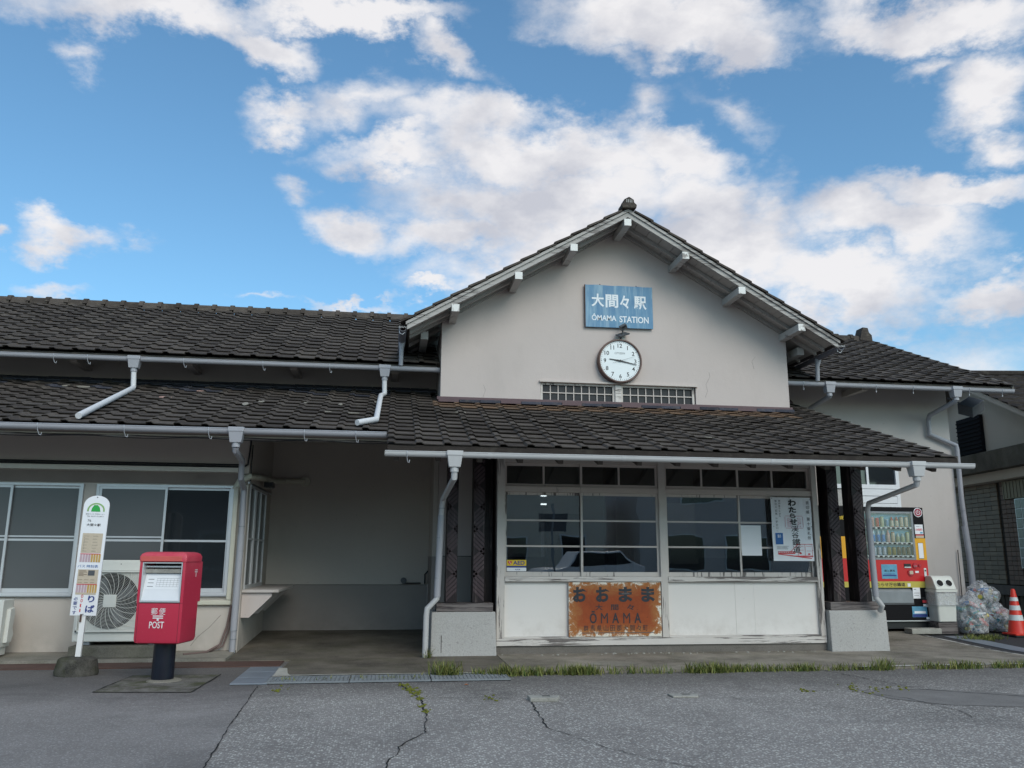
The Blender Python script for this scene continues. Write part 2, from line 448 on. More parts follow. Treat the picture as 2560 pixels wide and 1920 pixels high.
smooth_c = m.mix(m.math('MULTIPLY', st2, .55), sbase, (.56, .55, .53))
smooth_c = m.mix(m.math('MULTIPLY', st1, .40), smooth_c, (.34, .33, .32))
sp = m.n('ShaderNodeSeparateXYZ'); m.l(m.pos(), sp.inputs[0])
seamx = m.math('ADD', sp.outputs[0], m.math('MULTIPLY', m.math('SUBTRACT', sp.outputs[1], 5.33), .053))
side = m.math('GREATER_THAN', m.math('ADD', seamx, m.math('MULTIPLY', m.noise(4, 4), .03)), -.995)
c = m.mix(side, smooth_c, rough_c)
c = m.mix(m.math('MULTIPLY', m.ramp(m.noise(.75, 8, .72, dist=.8), .50, .66), .38), c, (.06, .057, .056))
c = m.mix(m.math('MULTIPLY', m.ramp(m.noise(3.1, 7, .75), .60, .70), .30), c, (.045, .043, .043))
# damp, dirty strip where water stands near the drain
wet = m.n('ShaderNodeMapRange'); m.l(m.math('ADD', sp.outputs[1], m.math('MULTIPLY', m.noise(1.3, 5), .9)), wet.inputs['Value'])
wet.inputs['From Min'].default_value = 7.9; wet.inputs['From Max'].default_value = 9.0
c = m.mix(m.math('MULTIPLY', wet.outputs[0], .5), c, (.035, .034, .035))
m.color(c)
m.bump(m.math('ADD', m.math('MULTIPLY', vo.outputs['Distance'], -1.0), m.noise(120, 3, .7)), .6, .006)
M['asphalt'] = m.set(.82, spec=.25)
M['crack'] = simple('crack_dirt', (.012, .012, .012), .95)
M['worn_line'] = peeled('worn_road_paint', (.55, .54, .50), wood=(.09, .09, .09), lo=.52, hi=.60, along='n', rough=.8)
M['stripe'] = simple('reflective_stripe', (.68, .72, .72), .45, var=.12, scale=14)
m = Mat('cone_plastic'); m.color(m.mix(m.noise(6, 5), (.60, .030, .022), (.74, .055, .03))); M['cone'] = m.set(.45, spec=.4)

def glass(name, tint=(.80, .84, .84), rough=0.0, fres=1.45, mult=1.0, wav=0.0):
    m = Mat(name)
    m.t.nodes.remove(m.b)
    tr = m.n('ShaderNodeBsdfTransparent'); tr.inputs[0].default_value = (*tint, 1)
    gl = m.n('ShaderNodeBsdfGlossy'); gl.inputs['Roughness'].default_value = rough
    gl.inputs['Color'].default_value = (.95, .97, 1, 1)
    fr = m.n('ShaderNodeFresnel'); fr.inputs[0].default_value = fres
    if wav:
        b = m.n('ShaderNodeBump'); b.inputs['Strength'].default_value = wav; b.inputs['Distance'].default_value = .02
        m.l(m.noise(1.6, 2, .4), b.inputs['Height'])
        m.l(b.outputs[0], gl.inputs['Normal']); 
    mx = m.n('ShaderNodeMixShader')
    m.l(m.math('MULTIPLY', fr.outputs[0], mult, clamp=True), mx.inputs[0])
    m.l(tr.outputs[0], mx.inputs[1]); m.l(gl.outputs[0], mx.inputs[2])
    m.l(mx.outputs[0], m.t.nodes['Material Output'].inputs[0])
    return m.m
M['glass'] = glass('window_glass', (.62, .66, .66), fres=1.5, mult=4.2, wav=.10)
M['glass_clear'] = glass('clear_glass', (.92, .95, .96), fres=1.45)
m = Mat('dark_screened_glass')
m.color(m.mix(m.noise(1.2, 3), (.075, .080, .085), (.105, .110, .114)))
M['screen'] = m.set(.30, spec=.55)
M['lattice_glass'] = simple('lattice_glass', (.018, .019, .024), .35, spec=.25, var=.3)
m = Mat('dark_pane')
m.color((.018, .022, .026))
bmp = m.n('ShaderNodeBump'); bmp.inputs['Strength'].default_value = .08; bmp.inputs['Distance'].default_value = .02
m.l(m.noise(1.5, 2, .4), bmp.inputs['Height']); m.l(bmp.outputs[0], m.b.inputs['Normal'])
M['pane_dark'] = m.set(.05, spec=.9)
# thin polythene
m = Mat('clear_polythene')
m.t.nodes.remove(m.b)
tr = m.n('ShaderNodeBsdfTransparent'); tr.inputs[0].default_value = (.93, .93, .94, 1)
gl = m.n('ShaderNodeBsdfPrincipled'); gl.inputs['Base Color'].default_value = (.72, .73, .75, 1); gl.inputs['Roughness'].default_value = .12
b = m.n('ShaderNodeBump'); b.inputs['Strength'].default_value = .9; b.inputs['Distance'].default_value = .03
m.l(m.noise(16, 4, .6, dist=1.2), b.inputs['Height']); m.l(b.outputs[0], gl.inputs['Normal'])
mx = m.n('ShaderNodeMixShader')
lw = m.n('ShaderNodeLayerWeight'); lw.inputs[0].default_value = .35
m.l(b.outputs[0], lw.inputs['Normal'])
m.l(m.math('ADD', m.math('MULTIPLY', lw.outputs['Facing'], .45), m.math('ADD', .16, m.math('MULTIPLY', m.ramp(m.noise(9, 5, .6, dist=1.5), .48, .66), .45)), clamp=True), mx.inputs[0])
m.l(tr.outputs[0], mx.inputs[1]); m.l(gl.outputs[0], mx.inputs[2])
m.l(mx.outputs[0], m.t.nodes['Material Output'].inputs[0])
M['poly'] = m.m
# rubbish: a colour per bottle
m = Mat('mixed_packaging')
g = m.n('ShaderNodeNewGeometry')
cr_ = m.n('ShaderNodeValToRGB'); m.l(g.outputs['Random Per Island'], cr_.inputs[0]); cr_.color_ramp.interpolation = 'CONSTANT'
els = cr_.color_ramp.elements
cols = [(.45, .47, .48), (.05, .18, .42), (.62, .64, .66), (.50, .07, .06), (.30, .34, .33), (.08, .36, .40), (.50, .42, .10), (.68, .68, .68), (.12, .26, .10), (.60, .30, .30)]
els[0].color = (*cols[0], 1); els[1].position = .95; els[1].color = (*cols[-1], 1)
for i, cc in enumerate(cols[1:-1]):
    e = els.new((i + 1) / 10); e.color = (*cc, 1)
m.l(cr_.outputs[0], m.b.inputs['Base Color'])
M['trash'] = m.set(.25, spec=.5)
m = Mat('grass_blade')
oi = m.n('ShaderNodeNewGeometry')
m.color(m.mix(oi.outputs['Random Per Island'], (.05, .10, .02), (.26, .25, .08)))
M['grass'] = m.set(.65, spec=.25)
m = Mat('moss'); m.color(m.mix(m.noise(30, 4), (.07, .085, .015), (.20, .20, .04))); m.bump(m.noise(60, 4), 1, .01); M['moss'] = m.set(.95, spec=.1)
m = Mat('lit_tube'); m.b.inputs['Emission Color'].default_value = (.95, .97, 1, 1); m.b.inputs['Emission Strength'].default_value = 3.0; m.color((.8, .8, .8)); M['tube'] = m.set(.5)
m = Mat('neighbour_wall_tile'); oi = m.n('ShaderNodeObjectInfo')
m.color(m.mix(oi.outputs['Random'], (.16, .118, .078), (.23, .175, .115))); M['walltile'] = m.set(.55, spec=.4)
m = Mat('neighbour_brown_tile'); oi = m.n('ShaderNodeObjectInfo')
m.color(m.mix(oi.outputs['Random'], (.14, .085, .06), (.20, .125, .088))); M['browntile'] = m.set(.6, spec=.4)
M['wall_crack'] = simple('wall_crack', (.20, .18, .165), .95)
M['louvre_dark'] = simple('louvre_dark', (.016, .015, .018), .8, spec=.1)
M['shop_cream'] = simple('shop_cream', (.72, .64, .54), .9)
M['mortar'] = simple('dark_mortar', (.045, .04, .035), .95)
M['listel'] = simple('cream_tile_lintel', (.27, .25, .17), .6, var=.12, scale=3)

# ------------------------------------------------------------------ mesh helpers
class MB:
    def __init__(s):
        s.v = []; s.f = []
    def add(s, vs, fs):
        o = len(s.v)
        s.v += [tuple(x) for x in vs]
        s.f += [tuple(i + o for i in f) for f in fs]
        return s
    def box(s, x0, x1, y0, y1, z0, z1):
        if x0 > x1: x0, x1 = x1, x0
        if y0 > y1: y0, y1 = y1, y0
        if z0 > z1: z0, z1 = z1, z0
        return s.add([(x0, y0, z0), (x1, y0, z0), (x1, y1, z0), (x0, y1, z0), (x0, y0, z1), (x1, y0, z1), (x1, y1, z1), (x0, y1, z1)],
                     [(0, 3, 2, 1), (4, 5, 6, 7), (0, 1, 5, 4), (1, 2, 6, 5), (2, 3, 7, 6), (3, 0, 4, 7)])
    def prism(s, poly, axis, a, b):
        """poly: 2D points in the two other axes (x: y,z / y: x,z / z: x,y)"""
        n = len(poly)
        def P(q, t):
            return {'x': (t, q[0], q[1]), 'y': (q[0], t, q[1]), 'z': (q[0], q[1], t)}[axis]
        vs = [P(q, a) for q in poly] + [P(q, b) for q in poly]
        fs = [tuple(range(n))[::-1], tuple(range(n, 2 * n))] + [(i, (i + 1) % n, n + (i + 1) % n, n + i) for i in range(n)]
        return s.add(vs, fs)
    def tube(s, pts, r, n=12, caps=True, rs=None):
        pts = [Vector(p) for p in pts]
        rings = []
        up = None
        for i, p in enumerate(pts):
            if i == 0: d = pts[1] - p
            elif i == len(pts) - 1: d = p - pts[-2]
            else:
                d = (pts[i + 1] - p).normalized() + (p - pts[i - 1]).normalized()
            d.normalize()
            if up is None:
                up = Vector((0, 1, 0)) if abs(d.y) < .8 else Vector((0, 0, 1))
            a = d.cross(up).normalized(); b = a.cross(d).normalized(); up = b
            k = 1.0
            if 0 < i < len(pts) - 1:
                c = max(.5, (pts[i + 1] - p).normalized().dot(d)); k = 1 / c
            rr = rs[i] if rs else r
            ring = []
            for j in range(n):
                t = 2 * math.pi * j / n
                off = a * math.cos(t) * rr + b * math.sin(t) * rr
                ring.append(p + off)
            rings.append(ring)
        vs = [q for ring in rings for q in ring]
        fs = []
        for i in range(len(rings) - 1):
            for j in range(n):
                fs.append((i * n + j, i * n + (j + 1) % n, (i + 1) * n + (j + 1) % n, (i + 1) * n + j))
        if caps:
            fs.append(tuple(range(n))[::-1]); fs.append(tuple((len(rings) - 1) * n + j for j in range(n)))
        return s.add(vs, fs)
    def lathe(s, prof, n=24, c=(0, 0, 0), sx=1, sy=1):
        """prof: (r, z) from bottom to top, about z"""
        vs = []; fs = []
        for r, z in prof:
            for j in range(n):
                t = 2 * math.pi * j / n
                vs.append((c[0] + r * sx * math.cos(t), c[1] + r * sy * math.sin(t), c[2] + z))
        for i in range(len(prof) - 1):
            for j in range(n):
                fs.append((i * n + j, i * n + (j + 1) % n, (i + 1) * n + (j + 1) % n, (i + 1) * n + j))
        fs.append(tuple(range(n))[::-1]); fs.append(tuple((len(prof) - 1) * n + j for j in range(n)))
        return s.add(vs, fs)
    def beam(s, p0, p1, w, h, up=(0, 0, 1)):
        p0 = Vector(p0); p1 = Vector(p1); d = (p1 - p0).normalized()
        a = d.cross(Vector(up)).normalized(); b = a.cross(d).normalized()
        vs = []
        for p in (p0, p1):
            for sa, sb in ((-1, -1), (1, -1), (1, 1), (-1, 1)):
                vs.append(p + a * (sa * w / 2) + b * (sb * h / 2))
        return s.add(vs, [(0, 1, 2, 3), (7, 6, 5, 4), (0, 4, 5, 1), (1, 5, 6, 2), (2, 6, 7, 3), (3, 7, 4, 0)])
    def mesh(s, name, bevel=0, seg=2, smooth=False):
        me = bpy.data.meshes.new(name)
        me.from_pydata(s.v, [], s.f)
        me.update()
        bm = bmesh.new(); bm.from_mesh(me)
        bmesh.ops.recalc_face_normals(bm, faces=bm.faces)
        if bevel:
            ed = [e for e in bm.edges if len(e.link_faces) == 2 and e.calc_face_angle(0) > .5]
            bmesh.ops.bevel(bm, geom=ed, offset=bevel, segments=seg, affect='EDGES', profile=.6)
        bm.to_mesh(me); bm.free()
        if smooth:
            me.polygons.foreach_set('use_smooth', [True] * len(me.polygons))
            try:
                me.set_sharp_from_angle(angle=R(40))
            except Exception:
                pass
        return me
    def build(s, name, mat, parent=None, bevel=0, smooth=False, label=None, kind=None):
        me = s.mesh(name, bevel, 2, smooth)
        me.materials.append(M[mat] if isinstance(mat, str) else mat)
        o = bpy.data.objects.new(name, me)
        COL.objects.link(o)
        if parent: o.parent = parent
        if label: o['label'] = label
        if kind: o['kind'] = kind
        return o

def link(name, me, parent, loc=(0, 0, 0), rot=(0, 0, 0), mat=None):
    o = bpy.data.objects.new(name, me)
    o.location = loc; o.rotation_euler = rot
    COL.objects.link(o)
    if parent: o.parent = parent
    return o
def empty(name, label, cat, loc=(0, 0, 0), rotz=0, group=None):
    o = bpy.data.objects.new(name, None)
    o.empty_display_size = .2
    o.location = loc; o.rotation_euler = (0, 0, rotz)
    COL.objects.link(o)
    o['label'] = label; o['category'] = cat
    if group: o['group'] = group
    return o
def tag(o, label, cat, group=None):
    o['label'] = label; o['category'] = cat
    if group: o['group'] = group
    return o
def recenter(o, c):
    c = Vector(c)
    o.data.transform(Matrix.Translation(-c)); o.location = c
    return o
def struct(o, label=None):
    o['kind'] = 'structure'
    if label: o['label'] = label
    return o
def text(name, body, x0, x1, z0, z1, y, mat, parent, bold=0.0, depth=.0012, keep=False):
    """flat lettering facing -y, fitted to the box x0..x1, z0..z1"""
    cu = bpy.data.curves.new(name, 'FONT')
    cu.body = body; cu.size = 1.0; cu.offset = bold; cu.resolution_u = 3
    t = bpy.data.objects.new(name, cu); COL.objects.link(t)
    dg = bpy.context.evaluated_depsgraph_get()
    me = bpy.data.meshes.new_from_object(t.evaluated_get(dg))
    bpy.data.objects.remove(t)
    if not me.vertices:
        return None
    xs = [v.co.x for v in me.vertices]; ys = [v.co.y for v in me.vertices]
    ax, bx, ay, by = min(xs), max(xs), min(ys), max(ys)
    sx = (x1 - x0) / max(1e-6, bx - ax); sz = (z1 - z0) / max(1e-6, by - ay)
    if keep: sx = sz = min(sx, sz)
    cx = (x0 + x1) / 2; cz = (z0 + z1) / 2
    for v in me.vertices:
        v.co = Vector((cx + (v.co.x - (ax + bx) / 2) * sx, y, cz + (v.co.y - (ay + by) / 2) * sz))
    me.name = name
    me.materials.clear(); me.materials.append(M[mat])
    o = bpy.data.objects.new(name, me); COL.objects.link(o)
    if parent: o.parent = parent
    return o
def join(objs, name):
    """merge meshes of several fresh lettering objects into the first one"""
    return objs      # every character stays a part of its own
    objs = [o for o in objs if o]
    bm = bmesh.new(); mats = []
    for o in objs:
        n0 = len(bm.faces)
        bm.from_mesh(o.data); bm.faces.ensure_lookup_table()
        mt = o.data.materials[0]
        if mt not in mats: mats.append(mt)
        for f in bm.faces[n0:]: f.material_index = mats.index(mt)
    first = objs[0]
    me = bpy.data.meshes.new(name); bm.to_mesh(me); bm.free()
    for mt in mats: me.materials.append(mt)
    first.data = me; first.name = name
    for o in objs[1:]: bpy.data.objects.remove(o)
    return first
def column(name, body, xc, ztop, size, pitch, y, mat, parent, bold=0):
    os_ = []
    z = ztop
    for ch in body:
        if ch != ' ':
            s_ = size * (.8 if ch in 'ぁのはへめおたに' else 1)
            os_.append(text(name, ch, xc - s_ / 2, xc + s_ / 2, z - s_, z, y, mat, parent, bold, keep=True))
        z -= pitch if ch != ' ' else pitch * .5
    return join(os_, name)

# ------------------------------------------------------------------ ground
def gz(y):
    """height of the paving: level, then a gentle ramp up to the station wall"""
    if y < 10.5: return 0.0
    return min(.10, (y - 10.5) / 2.6 * .10)
def sheet(name, x0, x1, y0, y1, mat, dz=0.0, nx=1, thick=0.0, wob=0.0):
    ys = sorted(set([y0, y1] + [q for q in (10.5, 13.1) if y0 < q < y1]))
    b = MB()
    for a, c in zip(ys, ys[1:]):
        b.add([(x0, a, gz(a) + dz), (x1, a, gz(a) + dz), (x1, c, gz(c) + dz), (x0, c, gz(c) + dz)], [(0, 1, 2, 3)])
    if thick:
        a = ys[0]
        b.add([(x0, a, gz(a) + dz - thick), (x1, a, gz(a) + dz - thick), (x1, a, gz(a) + dz), (x0, a, gz(a) + dz)], [(0, 1, 2, 3)])
        for xx in (x0, x1):
            for a, c in zip(ys, ys[1:]):
                b.add([(xx, a, gz(a) + dz - thick), (xx, c, gz(c) + dz - thick), (xx, c, gz(c) + dz), (xx, a, gz(a) + dz)], [(0, 1, 2, 3)])
    return b.build(name, mat)
struct(sheet('ground', -300, 300, -250, 300, 'asphalt'), 'grey asphalt forecourt with pale aggregate in front of the station')
# apron slab in front of the porch and in the alcove (three pours, butted)
struct(sheet('concrete_apron', 1.36, 7.95, 8.98, 13.0, 'slab', dz=.022, thick=.03), 'stained concrete apron along the foot of the porch')
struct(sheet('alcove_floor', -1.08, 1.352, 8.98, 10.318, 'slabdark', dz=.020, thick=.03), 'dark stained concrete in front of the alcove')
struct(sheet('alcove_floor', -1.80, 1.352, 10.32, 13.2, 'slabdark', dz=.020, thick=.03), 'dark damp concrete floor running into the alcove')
struct(sheet('left_kerb_slab', -12, -1.808, 10.32, 11.2, 'kerb', dz=.045, thick=.055), 'low concrete kerb slab along the left wing')
struct(sheet('rusty_strip', -12, -1.15, 9.86, 10.31, 'rust', dz=.012, thick=.012), 'rusty brown steel strip between asphalt and kerb')
b = MB()
def ribbon(pts, w, dz, jit=.0, base=None):
    bb = base or MB()
    vs = []
    for i, p in enumerate(pts):
        if i == 0: d = Vector(pts[1]) - Vector(p)
        elif i == len(pts) - 1: d = Vector(p) - Vector(pts[-2])
        else: d = Vector(pts[i + 1]) - Vector(pts[i - 1])
        d.normalize(); nrm_ = Vector((-d.y, d.x))
        ww = w * random.uniform(1 - jit, 1 + jit) / 2
        for s_ in (-1, 1):
            q = Vector(p) + nrm_ * ww * s_
            vs.append((q.x, q.y, gz(q.y) + dz))
    n = len(pts)
    return bb.add(vs, [(2 * i, 2 * i + 1, 2 * i + 3, 2 * i + 2) for i in range(n - 1)])
def wiggle(pts, step=.05, amp=.012):
    out = []
    for a, c in zip(pts, pts[1:]):
        a = Vector(a); c = Vector(c); n = max(1, int((c - a).length / step))
        for i in range(n):
            q = a.lerp(c, i / n); out.append((q.x + random.uniform(-amp, amp), q.y + random.uniform(-amp, amp)))
    out.append(tuple(pts[-1]))
    return out
cb = MB()
ribbon(wiggle([(.15, 8.5), (.25, 7.9), (.32, 7.51), (.33, 6.8), (.30, 6.16)]), .011, .005, .6, cb)
ribbon(wiggle([(.30, 6.16), (.20, 5.95), (.12, 5.77), (.10, 5.55), (.04, 5.35), (.0, 5.0)]), .008, .005, .6, cb)
ribbon(wiggle([(1.23, 7.27), (1.20, 6.8), (1.17, 6.22)]), .010, .005, .6, cb)
ribbon(wiggle([(1.17, 6.22), (1.4, 5.61), (1.62, 5.2), (1.9, 4.9)]), .005, .005, .6, cb)
ribbon(wiggle([(-1.17, 8.45), (-1.13, 7.6), (-1.09, 6.6), (-1.01, 5.33), (-.96, 4.2)], .05, .006), .007, .0055, .7, cb)
ribbon(wiggle([(4.75, 8.9), (4.9, 8.1), (5.0, 7.55), (5.9, 6.9), (6.6, 6.3)]), .010, .005, .6, cb)
ribbon(wiggle([(3.75, 7.62), (4.2, 7.55), (4.7, 7.6), (5.1, 7.5)]), .008, .005, .6, cb)
ribbon(wiggle([(4.3, 7.55), (4.55, 7.1), (4.6, 6.5), (4.5, 6.2)]), .006, .005, .6, cb)
ribbon(wiggle([(.15, 7.62), (.7, 7.55), (1.1, 7.5)]), .006, .005, .6, cb)
ribbon(wiggle([(3.0, 7.6), (3.05, 7.2), (3.2, 6.9)]), .004, .005, .6, cb)
ck = cb.build('asphalt_cracks', 'crack'); struct(ck, 'dark cracks wandering across the asphalt')
ms = MB()
for (x, y), n, sp_ in [((.18, 8.35), 26, .035), ((.24, 8.1), 26, .035), ((.29, 7.85), 26, .035), ((.31, 7.6), 18, .03), ((.32, 7.2), 8, .02), ((.33, 6.95), 10, .02), ((.9, 7.54), 12, .05), ((3.85, 7.62), 10, .04), ((4.45, 7.62), 26, .10), ((4.8, 7.62), 14, .06), ((-.95, 8.2), 12, .05)]:
    for _ in range(n):
        cx, cy = random.gauss(x, sp_), random.gauss(y, sp_ * 1.7); r_ = random.uniform(.006, .018)
        ms.lathe([(r_, 0), (r_ * .8, r_ * .35), (r_ * .3, r_ * .6)], 6, (cx, cy, .003))
ob = ms.build('moss_tufts', 'moss'); ob['kind'] = 'stuff'; ob['label'] = 'yellow green moss growing along the asphalt cracks'
# repair patch, right
pb = MB()
pts = [(4.35, 7.5), (4.9, 7.62), (5.6, 7.3), (5.9, 6.95), (5.4, 6.55), (4.7, 6.75), (4.4, 7.1)]
pb.add([(x, y, .003) for x, y in pts], [tuple(range(len(pts)))])
struct(pb.build('asphalt_patch', concrete('patched_asphalt', (.20, .19, .182), (.12, .113, .108), grain=85, sc=3)), 'darker asphalt repair patch near the right edge')
b = MB(); b.add([(.80, 8.28, .006), (.775, 8.292, .016), (.75, 8.28, .006), (.775, 8.268, .014)], [(0, 1, 2, 3)])
ob = b.build('dry_leaf', simple('dry_leaf', (.40, .13, .05), .8)); recenter(ob, (.775, 8.28, 0)); tag(ob, 'tiny orange dry leaf on the asphalt in front of the drain grating', 'leaf')
# square concrete patch round the post box foot
b = MB(); b.add([(-2.56, 8.22, .004), (-1.70, 8.12, .004), (-1.66, 9.27, .004), (-2.52, 9.30, .004)], [(0, 1, 2, 3)])
struct(b.build('post_patch', 'patch'), 'square mossy concrete patch round the post box foot')
ribbon([(-2.56, 8.22), (-1.70, 8.12), (-1.66, 9.27), (-2.52, 9.30), (-2.56, 8.22)], .012, .007, .3, MB())
b = MB(); ribbon(wiggle([(-2.56, 8.22), (-1.70, 8.12), (-1.66, 9.27), (-2.52, 9.30), (-2.56, 8.22)], .1, .004), .010, .0075, .5, b)
struct(b.build('patch_edge_crack', 'crack'))
# pale worn cement stains on the apron
for nm, cx, cy, rx, ry in (('cement_smear', 2.55, 9.55, .30, .26), ('cement_smear', 8.95, 12.15, .30, .12)):
    b = MB(); vs = []
    for j in range(22):
        t = 2 * math.pi * j / 22; k = random.uniform(.75, 1.1)
        x, y = cx + rx * k * math.cos(t), cy + ry * k * math.sin(t); vs.append((x, y, gz(y) + (.026 if cx < 8 else .004)))
    b.add(vs, [tuple(range(22))]); struct(b.build(nm, 'kerb'))
# pale cement edging behind the drain
b = MB(); ribbon(wiggle([(-1.10, 8.965), (-.2, 8.99), (.8, 8.97), (1.5, 8.96)], .08, .008), .045, .027, .35, b)
b.add([(-1.10, 8.90, .024), (-.92, 8.92, .024), (-.98, 9.15, .024), (-1.03, 9.55, .024), (-1.12, 9.60, .024)], [(0, 1, 2, 3, 4)])
struct(b.build('cement_edging', simple('pale_cement', (.42, .41, .37), .9, var=.25, scale=14, bump=.4)), 'pale cement edging behind the drain grating')
# right: white line and grey strip running back to the machines
b = MB(); ribbon(wiggle([(8.04, 9.1), (8.05, 10.4), (8.06, 11.5), (8.07, 12.4)], .12, .006), .045, .010, .35, b)
struct(b.build('worn_white_line', 'worn_line'), 'worn white line running back towards the vending machines')
struct(sheet('cable_cover_strip', 8.30, 8.62, 9.6, 11.9, 'oldsteel', dz=.012, thick=.012), 'smooth grey strip set in the paving beside the machines')
struct(sheet('dark_asphalt_path', 7.98, 12.5, 8.99, 12.9, simple('dark_asphalt', (.038, .038, .042), .85, var=.35, scale=20, bump=.4), dz=.004), 'dark asphalt path beside the right wing')
b = MB(); ribbon(wiggle([(5.2, 8.97), (5.9, 9.02), (6.6, 9.02), (7.8, 9.05)], .08, .012), .055, .030, .5, b)
struct(b.build('cement_lip', simple('white_cement', (.55, .54, .50), .9, var=.2, scale=12)), 'chipped white cement lip at the front of the apron')
b = MB()
for i in range(46):
    x = random.uniform(1.4, 5.5); y = 10.46 + random.uniform(-.05, .09); r_ = random.uniform(.006, .02)
    b.lathe([(r_, 0), (r_ * .9, r_ * .5), (r_ * .4, r_ * .8)], 6, (x, y, gz(y) + .02))
ob = b.build('cement_crumbs', 'oldconc'); ob['kind'] = 'stuff'; ob['label'] = 'crumbs of broken cement along the porch sill'

# steel drain grating: real bars
g = empty('drain_grating', 'long steel drain grating in front of the alcove', 'drain', (.12, 8.75, 0))
b = MB().box(-1.24, 1.12, -.20, .19, -.02, .006); b.build('drain_bed', 'black', g)
b = MB()
for sx_ in (0, 1, 2):
    x0 = -1.24 + sx_ * .79
    for yy in (-.205, .18): b.box(x0, x0 + .78, yy, yy + .018, .007, .022)
    for k in range(1, 9): b.box(x0, x0 + .78, -.205 + k * .0425, -.205 + k * .0425 + .007, .004, .021)
    for k in range(20): b.box(x0 + k * .0402, x0 + k * .0402 + .008, -.20, .19, .004, .023)
o = b.build('grating_bars', 'steel', g); o['kind'] = 'stuff'
g = empty('drain_cover_plate', 'smooth blue-grey steel cover plate left of the grating', 'drain cover', (-1.27, 9.12, 0))
for i in range(3):
    b = MB()
    y0 = -.60 + i * .41
    b.box(-.17, .17, y0, y0 + .40, .004, .018)
    b.build('cover_plate', 'oldsteel', g, bevel=.003)
# grass strip
gb = MB()
def blade(x, y, h, lean):
    t = random.uniform(0, 6.28); w = random.uniform(.003, .006); h *= 1.6; lean *= 1.6
    dx, dy = math.cos(t) * lean, math.sin(t) * lean
    px, py = -math.sin(t) * w, math.cos(t) * w
    z = gz(y)
    gb.add([(x - px, y - py, z), (x + px, y + py, z), (x + dx * .4 + px * .8, y + dy * .4 + py * .8, z + h * .6), (x + dx * .4 - px * .8, y + dy * .4 - py * .8, z + h * .6), (x + dx, y + dy, z + h)],
           [(0, 1, 2, 3), (3, 2, 4)])
def clump(x, y, n, rx, ry, h):
    for _ in range(n):
        blade(random.gauss(x, rx), random.gauss(y, ry), h * random.uniform(.35, 1.15), random.uniform(.01, .06) * h / .06)
for i in range(120):
    x = random.uniform(.85, 7.4)
    dens_ = .45 + .55 * math.sin(x * 2.3) * math.sin(x * 5.1 + 1)
    if x > 4.2: dens_ *= .75
    clump(x, 8.93 + random.uniform(-.05, .05), int(44 * max(.18, dens_)), .055, .030, .055)
for x, n, h in ((.62, 260, .10), (1.25, 170, .075), (1.5, 130, .06), (1.95, 160, .075), (2.1, 110, .07), (3.3, 120, .07), (3.5, 130, .075), (5.45, 100, .09), (6.4, 60, .07)):
    clump(x, 8.9, n, .075, .04, h)
for x in (-.9, -.55, -.25, .05, .3): clump(x, 8.66 + random.uniform(-.1, .1), 24, .06, .04, .035)
clump(.5, 10.36, 60, .02, .03, .09)
for i in range(10): clump(8.75 + random.uniform(-.3, .35), 11.55 + random.uniform(-.12, .12), 40, .07, .05, .05)
ob = gb.build('grass', 'grass'); ob['kind'] = 'stuff'; ob['label'] = 'short green weeds along the joint between asphalt and apron'

for i, (x, y, w_, lb) in enumerate(((1.36, 7.36, .25, 'broken concrete block stub in the asphalt, the left one with a white end'), (2.63, 7.42, .24, 'square concrete block stub in the asphalt, the right one with a dark hole'))):
    g = empty('concrete_stub', lb, 'concrete block', (x, y, 0), R(-6), group='concrete stubs set in the asphalt')
    b = MB(); b.prism([(-w_ / 2, -.07), (w_ / 2 - .02, -.075), (w_ / 2 + .01, .06), (-w_ / 2 - .02, .08)], 'z', 0, .035 if i == 0 else .018)
    b.build('block', 'oldconc', g, bevel=.008)
    b = MB().box(-.02, .05, .0, .05, .0, (.0365 if i == 0 else .0195)); b.build('hole', 'charred', g)

# ------------------------------------------------------------------ station building
ST = empty('station_building', 'old cream plastered station building with dark tiled roofs and front gable', 'building', (3.4, 12.0, 0))
class Off(MB):
    """parts of the station are written in world coordinates and shifted to its origin"""
    def build(s, name, mat, parent=None, **k):
        s.v = [(x - 3.4, y - 12.0, z) for x, y, z in s.v]
        return MB.build(s, name, mat, parent or ST, **k)
def st_link(name, me, parent, loc, rot=(0, 0, 0)):
    return link(name, me, parent, (loc[0] - 3.4, loc[1] - 12.0, loc[2]), rot)
CX = 3.40
def gab(x, top=6.25):       # underside of the gable soffit
    return top - .585 * abs(x - CX)
# gable wall with real openings for the lattice windows (pieces butted round the opening)
wx0, wx1, wz0, wz1 = 2.17, 4.60, 3.47, 3.775
b = Off()
GX0, GX1 = .675, 6.125
b.prism([(GX0, 1.2), (wx0, 1.2), (wx0, gab(wx0)), (GX0, gab(GX0))], 'y', 12.0, 12.25)
b.prism([(wx1, 1.2), (GX1, 1.2), (GX1, gab(GX1)), (wx1, gab(wx1))], 'y', 12.0, 12.25)
b.prism([(wx0, wz1), (wx1, wz1), (wx1, gab(wx1)), (CX, gab(CX)), (wx0, gab(wx0))], 'y', 12.0, 12.25)
b.prism([(wx0, 2.8), (wx1, 2.8), (wx1, wz0), (wx0, wz0)], 'y', 12.0, 12.25)
# returns
b.box(GX0, GX0 + .2, 12.25, 13.1, 0, 4.6)
b.box(GX1 - .2, GX1, 12.25, 13.1, 0, 4.6)
b.build('gable_wall', 'wall_gable', bevel=0)
b = Off(); b.box(.605, 1.36, 11.985, 12.2, 0, 1.20); b.box(.605, .80, 12.2, 13.08, 0, 1.20)
b.build('dado', 'wall_dado')
b = Off(); b.box(.61, .672, 11.99, 13.1, 1.201, 3.28); b.build('wall_corner', 'wall')
b = Off(); b.box(GX0, 1.36, 11.995, 11.999, 1.201, 1.21); b.build('dado_joint', 'black')
